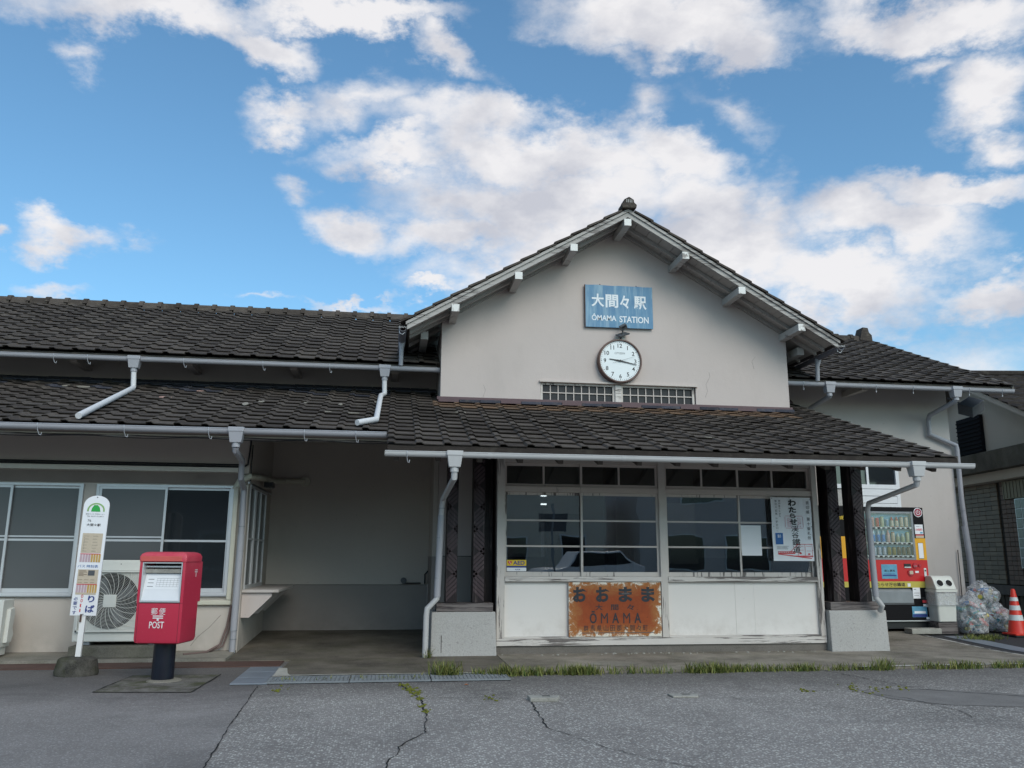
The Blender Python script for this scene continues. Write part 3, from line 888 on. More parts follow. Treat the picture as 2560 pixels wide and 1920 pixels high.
# main rear walls
b = Off()
b.box(-9, .674, 13.1, 13.3, .78, 4.3)
b.build('rear_wall', 'wall')
b = Off(); b.box(-9, .603, 13.085, 13.3, 0, .775); b.build('dado', 'wall_dado')
# right wing wall with window opening
b = Off()
b.box(6.13, 7.10, 13.1, 13.3, 0, 4.3); b.box(8.56, 9.62, 13.1, 13.3, .60, 4.3)
b.box(7.10, 8.56, 13.1, 13.3, 3.2, 4.3); b.box(7.10, 8.56, 13.1, 13.3, 0, 1.5)
b.prism([(13.3, 0), (19, 0), (19, 4.3), (16.15, 5.6), (13.3, 4.36)], 'x', 9.42, 9.62)
b.build('right_wing_wall', 'wall_grey')
b = Off(); b.box(8.56, 9.63, 13.085, 13.3, 0, .597); b.build('dado', simple('pale_dado', (.44, .45, .47), .8, var=.08))
# right wing window: frame, glass, shutter below
wn_ = Off(); wn_.box(7.10, 7.14, 13.06, 13.16, 1.5, 3.2); wn_.box(7.66, 7.70, 13.06, 13.16, 1.5, 2.36); wn_.box(8.50, 8.56, 13.06, 13.16, 1.5, 3.2); wn_.box(7.14, 8.50, 13.06, 13.16, 2.36, 2.43); wn_.box(7.14, 8.5, 13.06, 13.16, 3.15, 3.2); wn_.box(7.98, 8.02, 13.08, 13.14, 2.43, 3.15)
wf = wn_.build('right_wing_window', 'alu_white')
Off().box(7.14, 7.98, 13.10, 13.11, 2.43, 3.15).build('pane', 'pane_dark', wf)
Off().box(8.02, 8.50, 13.10, 13.11, 2.43, 3.15).build('pane', 'pane_dark', wf)
for k in range(7):
    z = 1.52 + k * .12
    Off().box(7.70, 8.50, 13.055 + .008 * (k % 2), 13.12, z, z + .112).build('shutter_slat', 'alu_white', wf)
Off().box(7.14, 7.66, 13.09, 13.12, 1.5, 2.355).build('speckled_panel', 'pier')

# ---- roofs
def tile_profile(w):
    return [(-.010, .004), (.002, .025), (.056, .027), (.084, .007), (w - .002, .003)]
def tile_mb(w, L, thick=.011, lift=.029):
    b = MB(); pr = tile_profile(w); n = len(pr)
    vs = [(x, 0, z + lift) for x, z in pr] + [(x, L, z + .004) for x, z in pr] + [(x, 0.004, z + lift - thick) for x, z in pr] + [(x, L, z + .004 - thick) for x, z in pr]
    fs = []
    for i in range(n - 1):
        fs += [(i, i + 1, n + i + 1, n + i), (2 * n + i, 3 * n + i, 3 * n + i + 1, 2 * n + i + 1), (i, 2 * n + i, 2 * n + i + 1, i + 1)]
    fs += [(0, n, 3 * n, 2 * n), (n - 1, 3 * n - 1, 4 * n - 1, 2 * n - 1)]
    b.add(vs, fs)
    return b
def slope_pt(x, y, z0, y0, t): return Vector((x, y, z0 + t * (y - y0)))
def tiles_joined(name, mat, cells, w, L, t, parent, kind='stuff'):
    """cells: list of (x, y, z)"""
    base = tile_mb(w, L); rot = Matrix.Rotation(math.atan(t), 4, 'X')
    out = Off()
    for x, y, z in cells:
        mt = Matrix.Translation((x, y, z + random.uniform(-.003, .004))) @ rot @ Matrix.Rotation(R(random.uniform(-.5, .5)), 4, 'Z')
        out.add([mt @ Vector(v) for v in base.v], base.f)
    o = out.build(name, mat, parent)
    if kind: o['kind'] = kind
    return o
PT, PY0, PZ0 = .345, 9.05, 2.385      # lean-to roof plane
def pz(y): return PZ0 + PT * (y - PY0)
ROW = .265; CW = .30
rowy = ROW * math.cos(math.atan(PT))
# decks
b = Off(); b.prism([(9.02, pz(9.02) - .10), (9.02, pz(9.02) - .03), (13.1, pz(13.1) - .03), (13.1, pz(13.1) - .10)], 'x', -.04, .66)
b.prism([(9.02, pz(9.02) - .10), (9.02, pz(9.02) - .03), (12.0, pz(12) - .03), (12.0, pz(12) - .10)], 'x', .66, 6.13)
b.prism([(9.02, pz(9.02) - .10), (9.02, pz(9.02) - .03), (13.1, pz(13.1) - .03), (13.1, pz(13.1) - .10)], 'x', 6.13, 6.66)
porch_roof = b.build('porch_roof', 'underroof')
b = Off(); b.prism([(9.78, pz(9.78) - .10), (9.78, pz(9.78) - .03), (13.1, pz(13.1) - .03), (13.1, pz(13.1) - .10)], 'x', -9, -.042)
left_low_roof = b.build('left_lean_to_roof', 'underroof')
# porch tiles, one by one
tme = tile_mb(CW, .30).mesh('roof_tile'); tme.materials.append(M['tile'])
tmb = tme.copy(); tmb.materials.clear(); tmb.materials.append(M['tile_brown'])
tbl = tme.copy(); tbl.materials.clear(); tbl.materials.append(M['tile_blue'])
rx = math.atan(PT)
ncol = 22; cw = (6.68 + .05) / ncol
count = 0; extra = []
rows = int((13.05 - 9.0) / rowy)
for r_ in range(rows + 1):
    y = 8.99 + r_ * rowy
    for c_ in range(ncol):
        x = -.05 + c_ * cw
        inner = .62 < x + .15 < 6.2
        if inner and y > 11.86: continue
        if y > 12.95: continue
        me = tme
        if inner and 11.30 < y: me = tmb
        if inner and 11.62 < y and x > 4.0: me = tmb
        if count >= 296: extra.append((x, y, pz(y))); continue
        o = st_link('roof_tile', me, porch_roof, (x, y, pz(y) + random.uniform(-.003, .004)), (rx + R(random.uniform(-.5, .5)), 0, R(random.uniform(-.5, .5))))
        o.scale = (cw / CW, 1, 1)
        count += 1
# left lean-to tiles
cells = []; blue = []
yl0 = 8.99 + rowy * 3 - .02
for r_ in range(int((12.98 - yl0) / rowy) + 1):
    y = yl0 + r_ * rowy
    for c_ in range(24):
        x = -.05 - (c_ + 1) * CW
        (blue if y > 12.15 and random.random() < (.9 if y > 12.5 else .45) else cells).append((x, y, pz(y)))
tiles_joined('roof_tiles', 'tile', cells + extra, CW, .30, PT, left_low_roof)
tiles_joined('roof_tiles', 'tile_blue', blue, CW, .30, PT, left_low_roof)
chips = [((-4.35, 12.25), .26, .10, 'kerb'), ((-4.6, 12.3), .15, .08, 'kerb'), ((-3.05, 11.55), .25, .07, 'chip_pink'), ((-2.75, 12.2), .12, .05, 'chip_pink'), ((-1.95, 11.2), .10, .12, 'kerb'), ((-1.78, 11.45), .09, .10, 'kerb'),
         ((-1.2, 11.5), .07, .10, 'kerb'), ((-.72, 11.4), .07, .09, 'kerb'), ((-.55, 10.75), .25, .035, 'kerb'), ((-.85, 10.8), .16, .03, 'kerb'), ((.9, 11.05), .22, .03, 'kerb'), ((3.9, 9.75), .20, .025, 'kerb'), ((-.25, 11.7), .06, .08, 'kerb')]
M['chip_pink'] = simple('pink_lichen_tile', (.40, .25, .21), .9, var=.25, scale=20)
for (cx_, cy_), w_, l_, mt_ in chips:
    b = Off(); n_ = 9; pts_ = []
    for j in range(n_):
        a_ = 2 * math.pi * j / n_; k_ = random.uniform(.6, 1.0)
        x_, y_ = cx_ + w_ / 2 * k_ * math.cos(a_), cy_ + l_ * k_ * math.sin(a_); pts_.append((x_, y_))
    vs_ = [(x_, y_, pz(y_) + .036) for x_, y_ in pts_] + [(x_, y_, pz(y_) + .042) for x_, y_ in pts_]
    b.add(vs_, [tuple(range(n_)), tuple(range(n_, 2 * n_))] + [(j, (j + 1) % n_, n_ + (j + 1) % n_, n_ + j) for j in range(n_)])
    b.build('mortar_chip', mt_, left_low_roof if cx_ < 0 else porch_roof)
# flashing where lean-to meets walls
b = Off()
b.prism([(12.84, pz(12.84) + .03), (12.84, pz(12.84) + .045), (13.06, pz(13.06) + .05), (13.06, pz(13.06) + .02)], 'x', -9, .66)
b.build('wall_flashing', 'tile_blue')
b = Off()
for k in range(32):
    x = .55 - k * .30
    b.box(x - .29, x, 13.03, 13.10, pz(13.05) - .02, pz(13.05) + .055 + random.uniform(-.004, .004))
o = b.build('flashing_tiles', 'tile_blue')
b = Off(); b.prism([(12.80, pz(12.80) + .05), (12.80, pz(12.8) + .075), (13.09, pz(13.06) + .16), (13.09, pz(13.06) + .04)], 'x', 6.14, 6.60)
b.build('wall_flashing', 'flash')
for k in range(18):
    x = .64 + k * .305
    Off().box(x, x + .298, 11.86 + random.uniform(-.004, .004), 11.997, pz(11.9) + .035, pz(11.9) + .075 + random.uniform(-.003, .004)).build('flashing_tile', 'tile_blue' if k % 3 else 'flash')
Off().box(.62, 6.14, 11.93, 11.998, pz(11.9) + .078, pz(11.9) + .125).build('flashing_board', 'flash', bevel=.005)
# porch eave edge: dark overhanging moss edge + board
Off().prism([(9.00, pz(9) - .055), (9.00, pz(9) + .012), (9.06, pz(9.06) + .012), (9.06, pz(9.06) - .075)], 'x', -.05, 6.68).build('eave_board', 'tile_dark')
Off().box(-9, -.05, 9.79, 9.82, pz(9.78) - .11, pz(9.78) - .04).build('eave_board', 'beige')
Off().box(-9, -.05, 9.83, 9.86, pz(9.8) - .135, pz(9.8) - .105).build('eave_board', 'fascia')
# rafters under the porch eave
for k in range(15):
    x = .05 + k * .455
    Off().beam((x, 9.08, pz(9.08) - .14), (x, 10.6, pz(10.6) - .14), .06, .075).build('rafter', 'underroof')
# right verge of porch roof
b = Off(); b.prism([(9.02, pz(9.02) - .12), (9.02, pz(9.02) + .015), (13.08, pz(13.08) + .015), (13.08, pz(13.08) - .12)], 'x', 6.662, 6.70); b.build('verge_board', 'sillconc')
# upper roofs
UT, UY0, UZ0 = .455, 12.2, 4.03
def uz(y): return UZ0 + UT * (y - UY0)
RIDGE_Y = 16.15
b = Off(); b.prism([(12.24, uz(12.24) - .11), (12.24, uz(12.24) - .03), (RIDGE_Y, uz(RIDGE_Y) - .03), (2 * RIDGE_Y - 12.24, uz(12.24) - .03), (2 * RIDGE_Y - 12.24, uz(12.24) - .11), (RIDGE_Y, uz(RIDGE_Y) - .11)], 'x', -12, .62)
ul = b.build('upper_left_roof', 'underroof')
b = Off(); b.prism([(12.24, uz(12.24) - .11), (12.24, uz(12.24) - .03), (RIDGE_Y, uz(RIDGE_Y) - .03), (2 * RIDGE_Y - 12.24, uz(12.24) - .03), (2 * RIDGE_Y - 12.24, uz(12.24) - .11), (RIDGE_Y, uz(RIDGE_Y) - .11)], 'x', 6.0, 10.2)
ur = b.build('right_wing_roof', 'underroof')
urow = .29 * math.cos(math.atan(UT))
cells = []
nr = int((RIDGE_Y - 12.17) / urow)
for r_ in range(nr + 1):
    y = 12.17 + r_ * urow
    for c_ in range(31):
        x = .66 - (c_ + 1) * .305
        cells.append((x, y, uz(y)))
tiles_joined('roof_tiles', 'tile_up', cells, .305, .32, UT, ul)
cells = []
for r_ in range(nr + 1):
    y = 12.17 + r_ * urow
    for c_ in range(14):
        x = 10.24 - (c_ + 1) * .305
        cells.append((x, y, uz(y)))
tiles_joined('roof_tiles', 'tile', cells, .305, .32, UT, ur)
rm = MB()
prof = [(.0, .0)]
rm2 = []
for k in range(9):
    a = math.pi * k / 8
    rm2.append((math.cos(a) * .085, math.sin(a) * .075))
rm.prism([(-.10, -.06)] + [(-p[0], p[1]) for p in rm2] + [(.10, -.06)], 'x', 0, .31)
rm3 = []
for k in range(9):
    a = math.pi * k / 8
    rm3.append((-math.cos(a) * .105, math.sin(a) * .10))
rm.prism([(-.115, -.02)] + rm3 + [(.115, -.02)], 'x', .265, .34)
rme = rm.mesh('ridge_tile', smooth=False); rme.materials.append(M['tile'])
for k in range(30):
    st_link('ridge_tile', rme, ul, (.55 - (k + 1) * .335, RIDGE_Y, uz(RIDGE_Y) + .045), (0, R(random.uniform(-.5, .5)), 0))
for k in range(12):
    st_link('ridge_tile', rme, ur, (10.1 - (k + 1) * .335, RIDGE_Y, uz(RIDGE_Y) + .03))
b = Off()
b.prism([(10.02 - .13, uz(RIDGE_Y) - .02), (10.02 + .16, uz(RIDGE_Y) - .04), (10.02 + .15, uz(RIDGE_Y) + .10), (10.02 + .09, uz(RIDGE_Y) + .16), (10.02 + .07, uz(RIDGE_Y) + .26), (10.02 - .05, uz(RIDGE_Y) + .27), (10.02 - .09, uz(RIDGE_Y) + .15)], 'y', RIDGE_Y - .13, RIDGE_Y + .13)
b.build('ridge_end_tile', 'tile', ur, bevel=.012)
# verge of right wing roof
b = Off(); b.prism([(12.22, uz(12.22) - .12), (12.22, uz(12.22) + .02), (RIDGE_Y, uz(RIDGE_Y) + .02), (RIDGE_Y, uz(RIDGE_Y) - .12)], 'x', 10.202, 10.235); b.build('verge_board', 'sillconc', ur)

# ---- gable roof: soffit boards, rafters, purlins, bargeboards, verge tiles
FY = 11.40
sl = math.atan(.585)
GO = Off()
for sgn in (-1, 1):
    # roof deck
    x_e = CX + sgn * 3.24; th = .03
    poly = [(CX, gab(CX) + .055), (x_e, gab(x_e) + .055), (x_e, gab(x_e) + .085), (CX, gab(CX) + .085)]
    Off().prism(poly, 'y', FY, 17.5).build('gable_roof_deck', 'underroof')
    # soffit boards, laid across, each one piece
    nb = 17
    for k in range(nb):
        u0 = k / nb * 3.22; u1 = (k + 1) / nb * 3.22 - .008
        xa, xb = CX + sgn * u0, CX + sgn * u1
        dz = random.uniform(-.003, .003)
        Off().prism([(xa, gab(xa) + .030 + dz), (xb, gab(xb) + .030 + dz), (xb, gab(xb) + .054), (xa, gab(xa) + .054)], 'y', FY + .02, 13.6).build('soffit_board', 'soffit')
    # rafters following the slope
    for yy in (11.72, 11.965, 12.5, 13.0):
        xa, xb = CX + sgn * .02, CX + sgn * 3.2
        if yy > 12.2: xa = CX + sgn * 2.72
        hz = .055
        Off().prism([(xa, gab(xa) + .029), (xb, gab(xb) + .029), (xb, gab(xb) + .029 - hz), (xa, gab(xa) + .029 - hz)], 'y', yy - .03, yy + .03).build('rafter', 'soffit')
    # bargeboard in two layers
    xa, xb = CX, CX + sgn * 3.25
    Off().prism([(xa, gab(xa) - .02), (xb, gab(xb) - .02), (xb, gab(xb) + .075), (xa, gab(xa) + .075)], 'y', FY - .035, FY).build('bargeboard', 'fascia')
    xb2 = CX + sgn * 3.27
    Off().prism([(xa, gab(xa) + .055), (xb2, gab(xb2) + .055), (xb2, gab(xb2) + .10), (xa, gab(xa) + .10)], 'y', FY - .06, FY - .036).build('bargeboard_trim', 'fascia')
    # purlins; worn end faces, the light on them put into a paler paint
    for u in ((.04,) if sgn == 1 else ()) + (.88, 1.745, 2.665):
        x = CX + sgn * (u if sgn == 1 else {.88: .84, 1.745: 1.665, 2.665: 2.575}[u])
        if u == .04: x = CX - .01
        z1 = gab(x) - (.02 if u != .04 else .055)
        p = Off().box(x - .053, x + .053, 11.345, 11.997, z1 - .105, z1).build('purlin', 'purlin', bevel=.004)
        Off().box(x - .054, x + .054, 11.340, 11.3445, z1 - .106, z1 + .001).build('end_face', 'purlin_end_lit', p)
    x = CX + sgn * 2.98
    Off().box(x - .055, x + .055, 12.02, 13.2, gab(x) - .14, gab(x) - .02).build('wall_plate', 'purlin')
    # verge tiles
    nv = 13
    for k in range(nv):
        u0 = .10 + k * .252; u1 = u0 + .285
        xa, xb = CX + sgn * u0, CX + sgn * min(u1, 3.34)
        za, zb = gab(xa) + .105, gab(xb) + .125
        Off().prism([(xa, za), (xb, zb), (xb, zb + .035), (xa, za + .028)], 'y', FY - .085, FY + .22).build('verge_tile', 'tile')
        Off().prism([(xa, za - .01), (xb, zb - .012), (xb, zb + .022), (xa, za + .018)], 'y', FY + .222, 17.4).build('tile_course', 'tile')
    # eave gutter running back along the side
    xg = CX + sgn * 3.31; zg = gab(xg) + .03
    gut = Off()
    pr = []
    for k in range(9):
        a = math.pi + math.pi * k / 8
        pr.append((xg + math.cos(a) * .055, zg + .02 + math.sin(a) * .06))
    for k in range(8, -1, -1):
        a = math.pi + math.pi * k / 8
        pr.append((xg + math.cos(a) * .050, zg + .02 + math.sin(a) * .054))
    gut.prism(pr, 'y', FY - .01, 14.0 if sgn == 1 else 13.2)
    gg = gut.build('gable_gutter', 'pvc_dark')
    # leaf-catching zigzag mesh at the gutter end
    z_ = Off()
    for k in range(5):
        xx = xg - .045 + k * .0225
        z_.beam((xx - .011, FY - .018, zg + .005), (xx, FY - .018, zg + .035), .004, .004); z_.beam((xx, FY - .018, zg + .035), (xx + .011, FY - .018, zg + .005), .004, .004)
    z_.build('gutter_guard', 'pvc_light', gg)
    Off().tube([(xg - .05, FY + .03, zg + .04), (xg - .045, FY + .03, zg - .055), (xg, FY + .03, zg - .075), (xg + .03, FY + .03, zg - .04)], .005, 6).build('gutter_hook', 'bracket', gg)
    xpipe = .085 if sgn < 0 else 6.69
    Off().tube([(xg, 12.1, zg - .02), (xpipe, 12.1, zg - .14), (xpipe, 12.12, uz(12.12) - .02)], .032, 12, rs=[.05, .032, .032]).build('downpipe', 'pvc')
# ridge end ornament
b = Off()
rz = gab(CX) + .10
b.prism([(CX - .11, rz - .01), (CX - .12, rz + .045), (CX - .078, rz + .08), (CX - .075, rz + .125), (CX - .04, rz + .145), (CX, rz + .17), (CX + .04, rz + .145), (CX + .075, rz + .125), (CX + .078, rz + .08), (CX + .12, rz + .045), (CX + .11, rz - .01)], 'y', FY - .13, FY + .08)
og = b.build('ridge_end_tile', 'tile', bevel=.012)
for k in range(4): Off().box(CX - .045 + k * .026, CX - .035 + k * .026, FY - .136, FY - .13, rz + .07, rz + .12).build('groove_rib', 'pier', og)
b = Off(); b.prism([(CX - .12, rz), (CX - .07, rz + .10), (CX + .07, rz + .10), (CX + .12, rz)], 'y', FY + .08, 17.4); b.build('ridge_course', 'tile')
# dark recess fillers under the gable eaves (the side walls of the gable block)
Off().box(.68, .88, 12.26, 16.5, 3.0, 4.6).build('gable_side_wall', 'wall')
Off().box(5.92, 6.12, 12.26, 16.5, 3.0, 4.6).build('gable_side_wall', 'wall')

for pts_ in ([(4.75, 12, 3.62), (4.79, 12, 3.72), (4.77, 12, 3.83), (4.84, 12, 3.95), (4.83, 12, 4.02)], [(1.3, 12, 3.50), (1.34, 12, 3.62), (1.31, 12, 3.70)], [(5.6, 12, 4.3), (5.54, 12, 4.22), (5.57, 12, 4.1)]):
    Off().tube([(x_, 11.9990, z_) for x_, y_, z_ in pts_], .0016, 4).build('hairline_crack', 'wall_crack')
Off().tube([(-2.35, 10.9995, .12), (-2.28, 10.9995, .22), (-2.15, 10.9995, .33), (-2.02, 10.9995, .48)], .0025, 4).build('hairline_crack', 'wall_crack')
# ---- lattice windows in the gable
for (xa, xb) in ((2.205, 3.285), (3.445, 4.545)):
    b = Off()
    b.box(xa - .035, xb + .035, 12.015, 12.075, wz0 + .005, wz0 + .035); b.box(xa - .035, xb + .035, 12.015, 12.075, wz1 - .035, wz1 - .004)
    b.box(xa - .035, xa, 12.015, 12.075, wz0 + .035, wz1 - .035); b.box(xb, xb + .035, 12.015, 12.075, wz0 + .035, wz1 - .035)
    lw_ = b.build('lattice_window', 'frame_post')
    n = 9; pw = (xb - xa) / n; zh0, zh1 = wz0 + .035, wz1 - .035; zm = (zh0 + zh1) / 2
    for k in range(n):
        for (za, zb) in ((zh0, zm), (zm, zh1)):
            Off().box(xa + k * pw, xa + (k + 1) * pw, 12.05, 12.055, za, zb).build('pane', 'lattice_glass', lw_)
    for k in range(1, n): Off().box(xa + k * pw - .007, xa + k * pw + .007, 12.03, 12.049, zh0, zh1).build('glazing_bar', 'frame', lw_)
    Off().box(xa, xb, 12.028, 12.047, zm - .007, zm + .007).build('glazing_bar', 'frame', lw_)
Off().box(3.32, 3.41, 11.985, 12.08, wz0 - .01, wz1 + .02).build('window_post', 'frame_peel')
Off().box(2.15, 4.62, 11.955, 12.05, wz1 - .003, wz1 + .02).build('window_head', 'frame')
Off().box(2.15, 4.62, 11.97, 12.05, wz0 - .02, wz0 + .004).build('window_sill', 'frame_peel')
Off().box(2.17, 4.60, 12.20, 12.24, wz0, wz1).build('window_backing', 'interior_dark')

# ---- porch front
PYF = 10.62
fr = 'frame'
Off().box(1.355, 5.72, 10.60, 10.85, 0, .118).build('porch_plinth', 'sillconc', bevel=.006)
Off().box(1.352, 5.71, 10.575, 10.70, .120, .207).build('bottom_rail', 'frame_peel', bevel=.004)
Off().box(1.352, 1.452, 10.58, 10.70, .209, 2.80).build('post', 'frame_post', bevel=.003)
Off().box(3.488, 3.580, 10.58, 10.70, .209, 2.80).build('post', 'frame_post', bevel=.003)
Off().box(5.640, 5.712, 10.58, 10.70, .209, 2.80).build('post', 'frame_post', bevel=.003)
for (xa, xb, sgnx) in ((1.454, 3.486, 0), (3.582, 5.638, 1)):
    Off().box(xa, xb, 10.60, 10.69, .209, .224).build('panel_bead', 'frame_peel')
    if sgnx == 0:
        Off().box(xa, xb, 10.635, 10.66, .225, .896).build('wall_panel', 'panel')
    else:
        Off().box(xa, 4.498, 10.635, 10.66, .225, .896).build('wall_panel', 'panel')
        Off().box(4.50, 4.758, 10.634, 10.66, .225, .896).build('wall_panel', 'panel')
        Off().box(4.760, xb, 10.635, 10.66, .225, .896).build('wall_panel', 'panel')
    Off().box(xa, xb, 10.57, 10.69, .897, .958).build('window_sill', 'frame_peel', bevel=.005)
    Off().box(xa, xb, 10.60, 10.69, 2.022, 2.092).build('transom', 'frame')
    Off().box(xa, xb, 10.60, 10.69, 2.40, 2.80).build('header', 'frame')
    xm = (xa + xb) / 2 - .02
    for i, (s0, s1, yy) in enumerate(((xa, xm + .03, 10.655), (xm - .005, xb, 10.625))):
        if sgnx == 1: yy = 10.655 if i else 10.625
        # main sash
        b = Off(); t_ = .028
        b.box(s0, s0 + t_, yy, yy + .028, .96, 2.02); b.box(s1 - t_, s1, yy, yy + .028, .96, 2.02)
        b.box(s0 + t_, s1 - t_, yy, yy + .028, .96, 1.015); b.box(s0 + t_, s1 - t_, yy, yy + .028, 1.985, 2.02)
        sa = b.build('window_sash', 'frame_post')
        zs = [1.015, 1.336, 1.662, 1.985]
        for q in range(3):
            Off().box(s0 + t_, s1 - t_, yy + .012, yy + .016, zs[q], zs[q + 1]).build('pane', 'glass', sa)
        for q in (1, 2): Off().box(s0 + t_, s1 - t_, yy + .002, yy + .026, zs[q] - .011, zs[q] + .011).build('glazing_bar', 'frame', sa)
        # fanlight
        b = Off()
        b.box(s0, s0 + t_, yy, yy + .028, 2.093, 2.398); b.box(s1 - t_, s1, yy, yy + .028, 2.093, 2.398)
        b.box(s0 + t_, s1 - t_, yy, yy + .028, 2.093, 2.13); b.box(s0 + t_, s1 - t_, yy, yy + .028, 2.362, 2.398)
        fa = b.build('fanlight_sash', 'frame')
        xc = (s0 + s1) / 2
        Off().box(s0 + t_, xc, yy + .012, yy + .016, 2.13, 2.362).build('pane', 'glass', fa)
        Off().box(xc, s1 - t_, yy + .012, yy + .016, 2.13, 2.362).build('pane', 'glass', fa)
        Off().box(xc - .012, xc + .012, yy + .002, yy + .026, 2.13, 2.362).build('glazing_bar', 'frame', fa)
# porch sides and interior
Off().box(1.345, 1.385, 10.71, 11.98, 0, 2.9).build('porch_side_wall', 'darkwood')
Off().box(5.68, 5.72, 10.71, 11.98, 0, 2.9).build('porch_side_wall', 'darkwood')
Off().box(1.39, 5.67, 13.7, 13.8, 0, 3.0).build('interior_wall', 'interior')
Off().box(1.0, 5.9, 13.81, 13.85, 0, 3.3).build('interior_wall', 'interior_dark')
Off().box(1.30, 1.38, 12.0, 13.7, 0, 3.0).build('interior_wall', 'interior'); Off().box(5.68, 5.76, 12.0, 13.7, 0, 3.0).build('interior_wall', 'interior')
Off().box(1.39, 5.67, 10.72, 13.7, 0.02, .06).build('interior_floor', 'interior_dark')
Off().box(1.39, 5.67, 10.72, 13.7, 2.72, 2.78).build('interior_ceiling', 'interior')
for (a, c_, z0, z1, mt) in ((1.7, 2.2, .06, 2.2, 'interior_dark'), (2.55, 3.1, .06, 1.9, 'interior_dark'), (3.55, 3.7, .06, 2.7, 'interior_dark'), (4.0, 4.5, .06, 1.4, 'greyd'), (2.25, 2.5, 1.2, 1.75, 'paper'), (4.6, 5.1, 1.1, 2.1, 'offwhite')):
    Off().box(a, c_, 13.5, 13.69, z0, z1).build('interior_fitting', mt)
lw2 = Off().box(2.26, 2.58, 13.64, 13.69, 2.0, 2.24).build('light_bar_standin', 'interior_dark')  # added glowing box on the wall, standing in for the ceiling lights' bright bars
for zz in (2.045, 2.185): Off().box(2.28, 2.56, 13.62, 13.638, zz, zz + .022).build('lamp_tube', 'tube', lw2)  # two bright bars, the second added like a reflection of the first
for x in (2.15, 4.6):
    lf = Off().box(x, x + .62, 12.6, 12.72, 2.62, 2.70).build('ceiling_lamp', 'white')
    Off().box(x + .01, x + .61, 12.62, 12.70, 2.60, 2.618).build('lamp_tube', 'tube', lf)

# ---- pillars with herringbone slats, on concrete piers
def pillar(x0, x1, lab=None, flip=0):
    w = x1 - x0
    y0, y1 = 10.53, 10.78
    top = pz(10.65) - .11
    p = Off().box(x0, x1, y0, y1, .645, top).build('pillar', 'darkwood')
    z = .66; k = 0
    s_, g_ = .040, .015
    while z < 2.36:
        d = 1 if ((k // 5) + flip) % 2 == 0 else -1
        za, zb = (z, z + w * .9) if d == 1 else (z + w * .9, z)
        if max(za, zb) + s_ < 2.5:
            Off().prism([(x0 + .004, za), (x1 - .004, zb), (x1 - .004, zb + s_), (x0 + .004, za + s_)], 'y', y0 - .007, y0 - .0005).build('slat', 'slatwood', p)
        z += s_ + g_; k += 1
    return p
pillar(.712, .850); pillar(1.045, 1.187, flip=1); pillar(5.828, 5.985, flip=1); pillar(6.185, 6.345)
Off().box(1.20, 1.335, 10.90, 11.10, .55, 2.7).build('pillar', 'darkwood')
Off().box(5.73, 5.82, 10.85, 11.10, .55, 2.7).build('pillar', 'darkwood')
Off().box(.60, 6.45, 10.56, 10.74, pz(10.6) - .26, pz(10.6) - .115).build('eave_beam', 'darkwood')
for (a, c_, xa, xb, tx) in ((.54, 1.345, .60, 1.30, .015), (5.72, 6.53, 5.76, 6.47, .006)):
    b = Off()
    b.add([(a, 10.48, 0), (c_, 10.48, 0), (c_ - .0, 11.2, 0), (a, 11.2, 0), (a + .005, 10.50, .535), (c_ - tx, 10.50, .535), (c_ - tx, 11.2, .535), (a + .005, 11.2, .535)],
          [(0, 3, 2, 1), (4, 5, 6, 7), (0, 1, 5, 4), (1, 2, 6, 5), (2, 3, 7, 6), (3, 0, 4, 7)])
    b.build('pier', 'pier', bevel=.012)
    Off().box(xa, xb, 10.515, 10.80, .538, .640).build('sill_beam', 'beamwood', bevel=.006)
# crack in left pier
Off().box(.665, .671, 10.4805, 10.495, .06, .26).build('pier_crack', 'crack')

# ---- left wing
LY = 11.0
Wz0, Wz1 = .70, 2.065
b = Off()
wins = [(-5.25, -3.765), (-3.610, -1.968)]
b.box(-9, -1.80, LY, LY + .15, .03, Wz0); b.box(-9, -1.80, LY, LY + .15, Wz1, 3.0)
b.box(-3.763, -3.612, LY, LY + .15, Wz0, Wz1); b.box(-1.966, -1.80, LY, LY + .15, Wz0, Wz1); b.box(-9, -5.252, LY, LY + .15, Wz0, Wz1)
b.build('left_wing_wall', 'wall')
b = Off()
b.box(-1.95, -1.80, LY + .151, 13.09, .03, .78); b.prism([(LY + .151, 2.12), (13.09, 2.12), (13.09, pz(13.09) - .12), (LY + .151, pz(LY + .151) - .12)], 'x', -1.95, -1.80)
b.box(-1.95, -1.80, 12.62, 13.09, .78, 2.12)
b.build('left_wing_side_wall', 'wall')
Off().box(-9, -1.81, LY - .012, LY - .001, 2.08, 2.225).build('lintel', 'brownband')
Off().box(-9, -1.93, LY - .05, LY - .001, 2.236, 2.292).build('cream_band', 'band')
Off().box(-8.9, -1.97, LY + .6, LY + .62, .3, 2.6).build('room_backing', 'interior_dark')
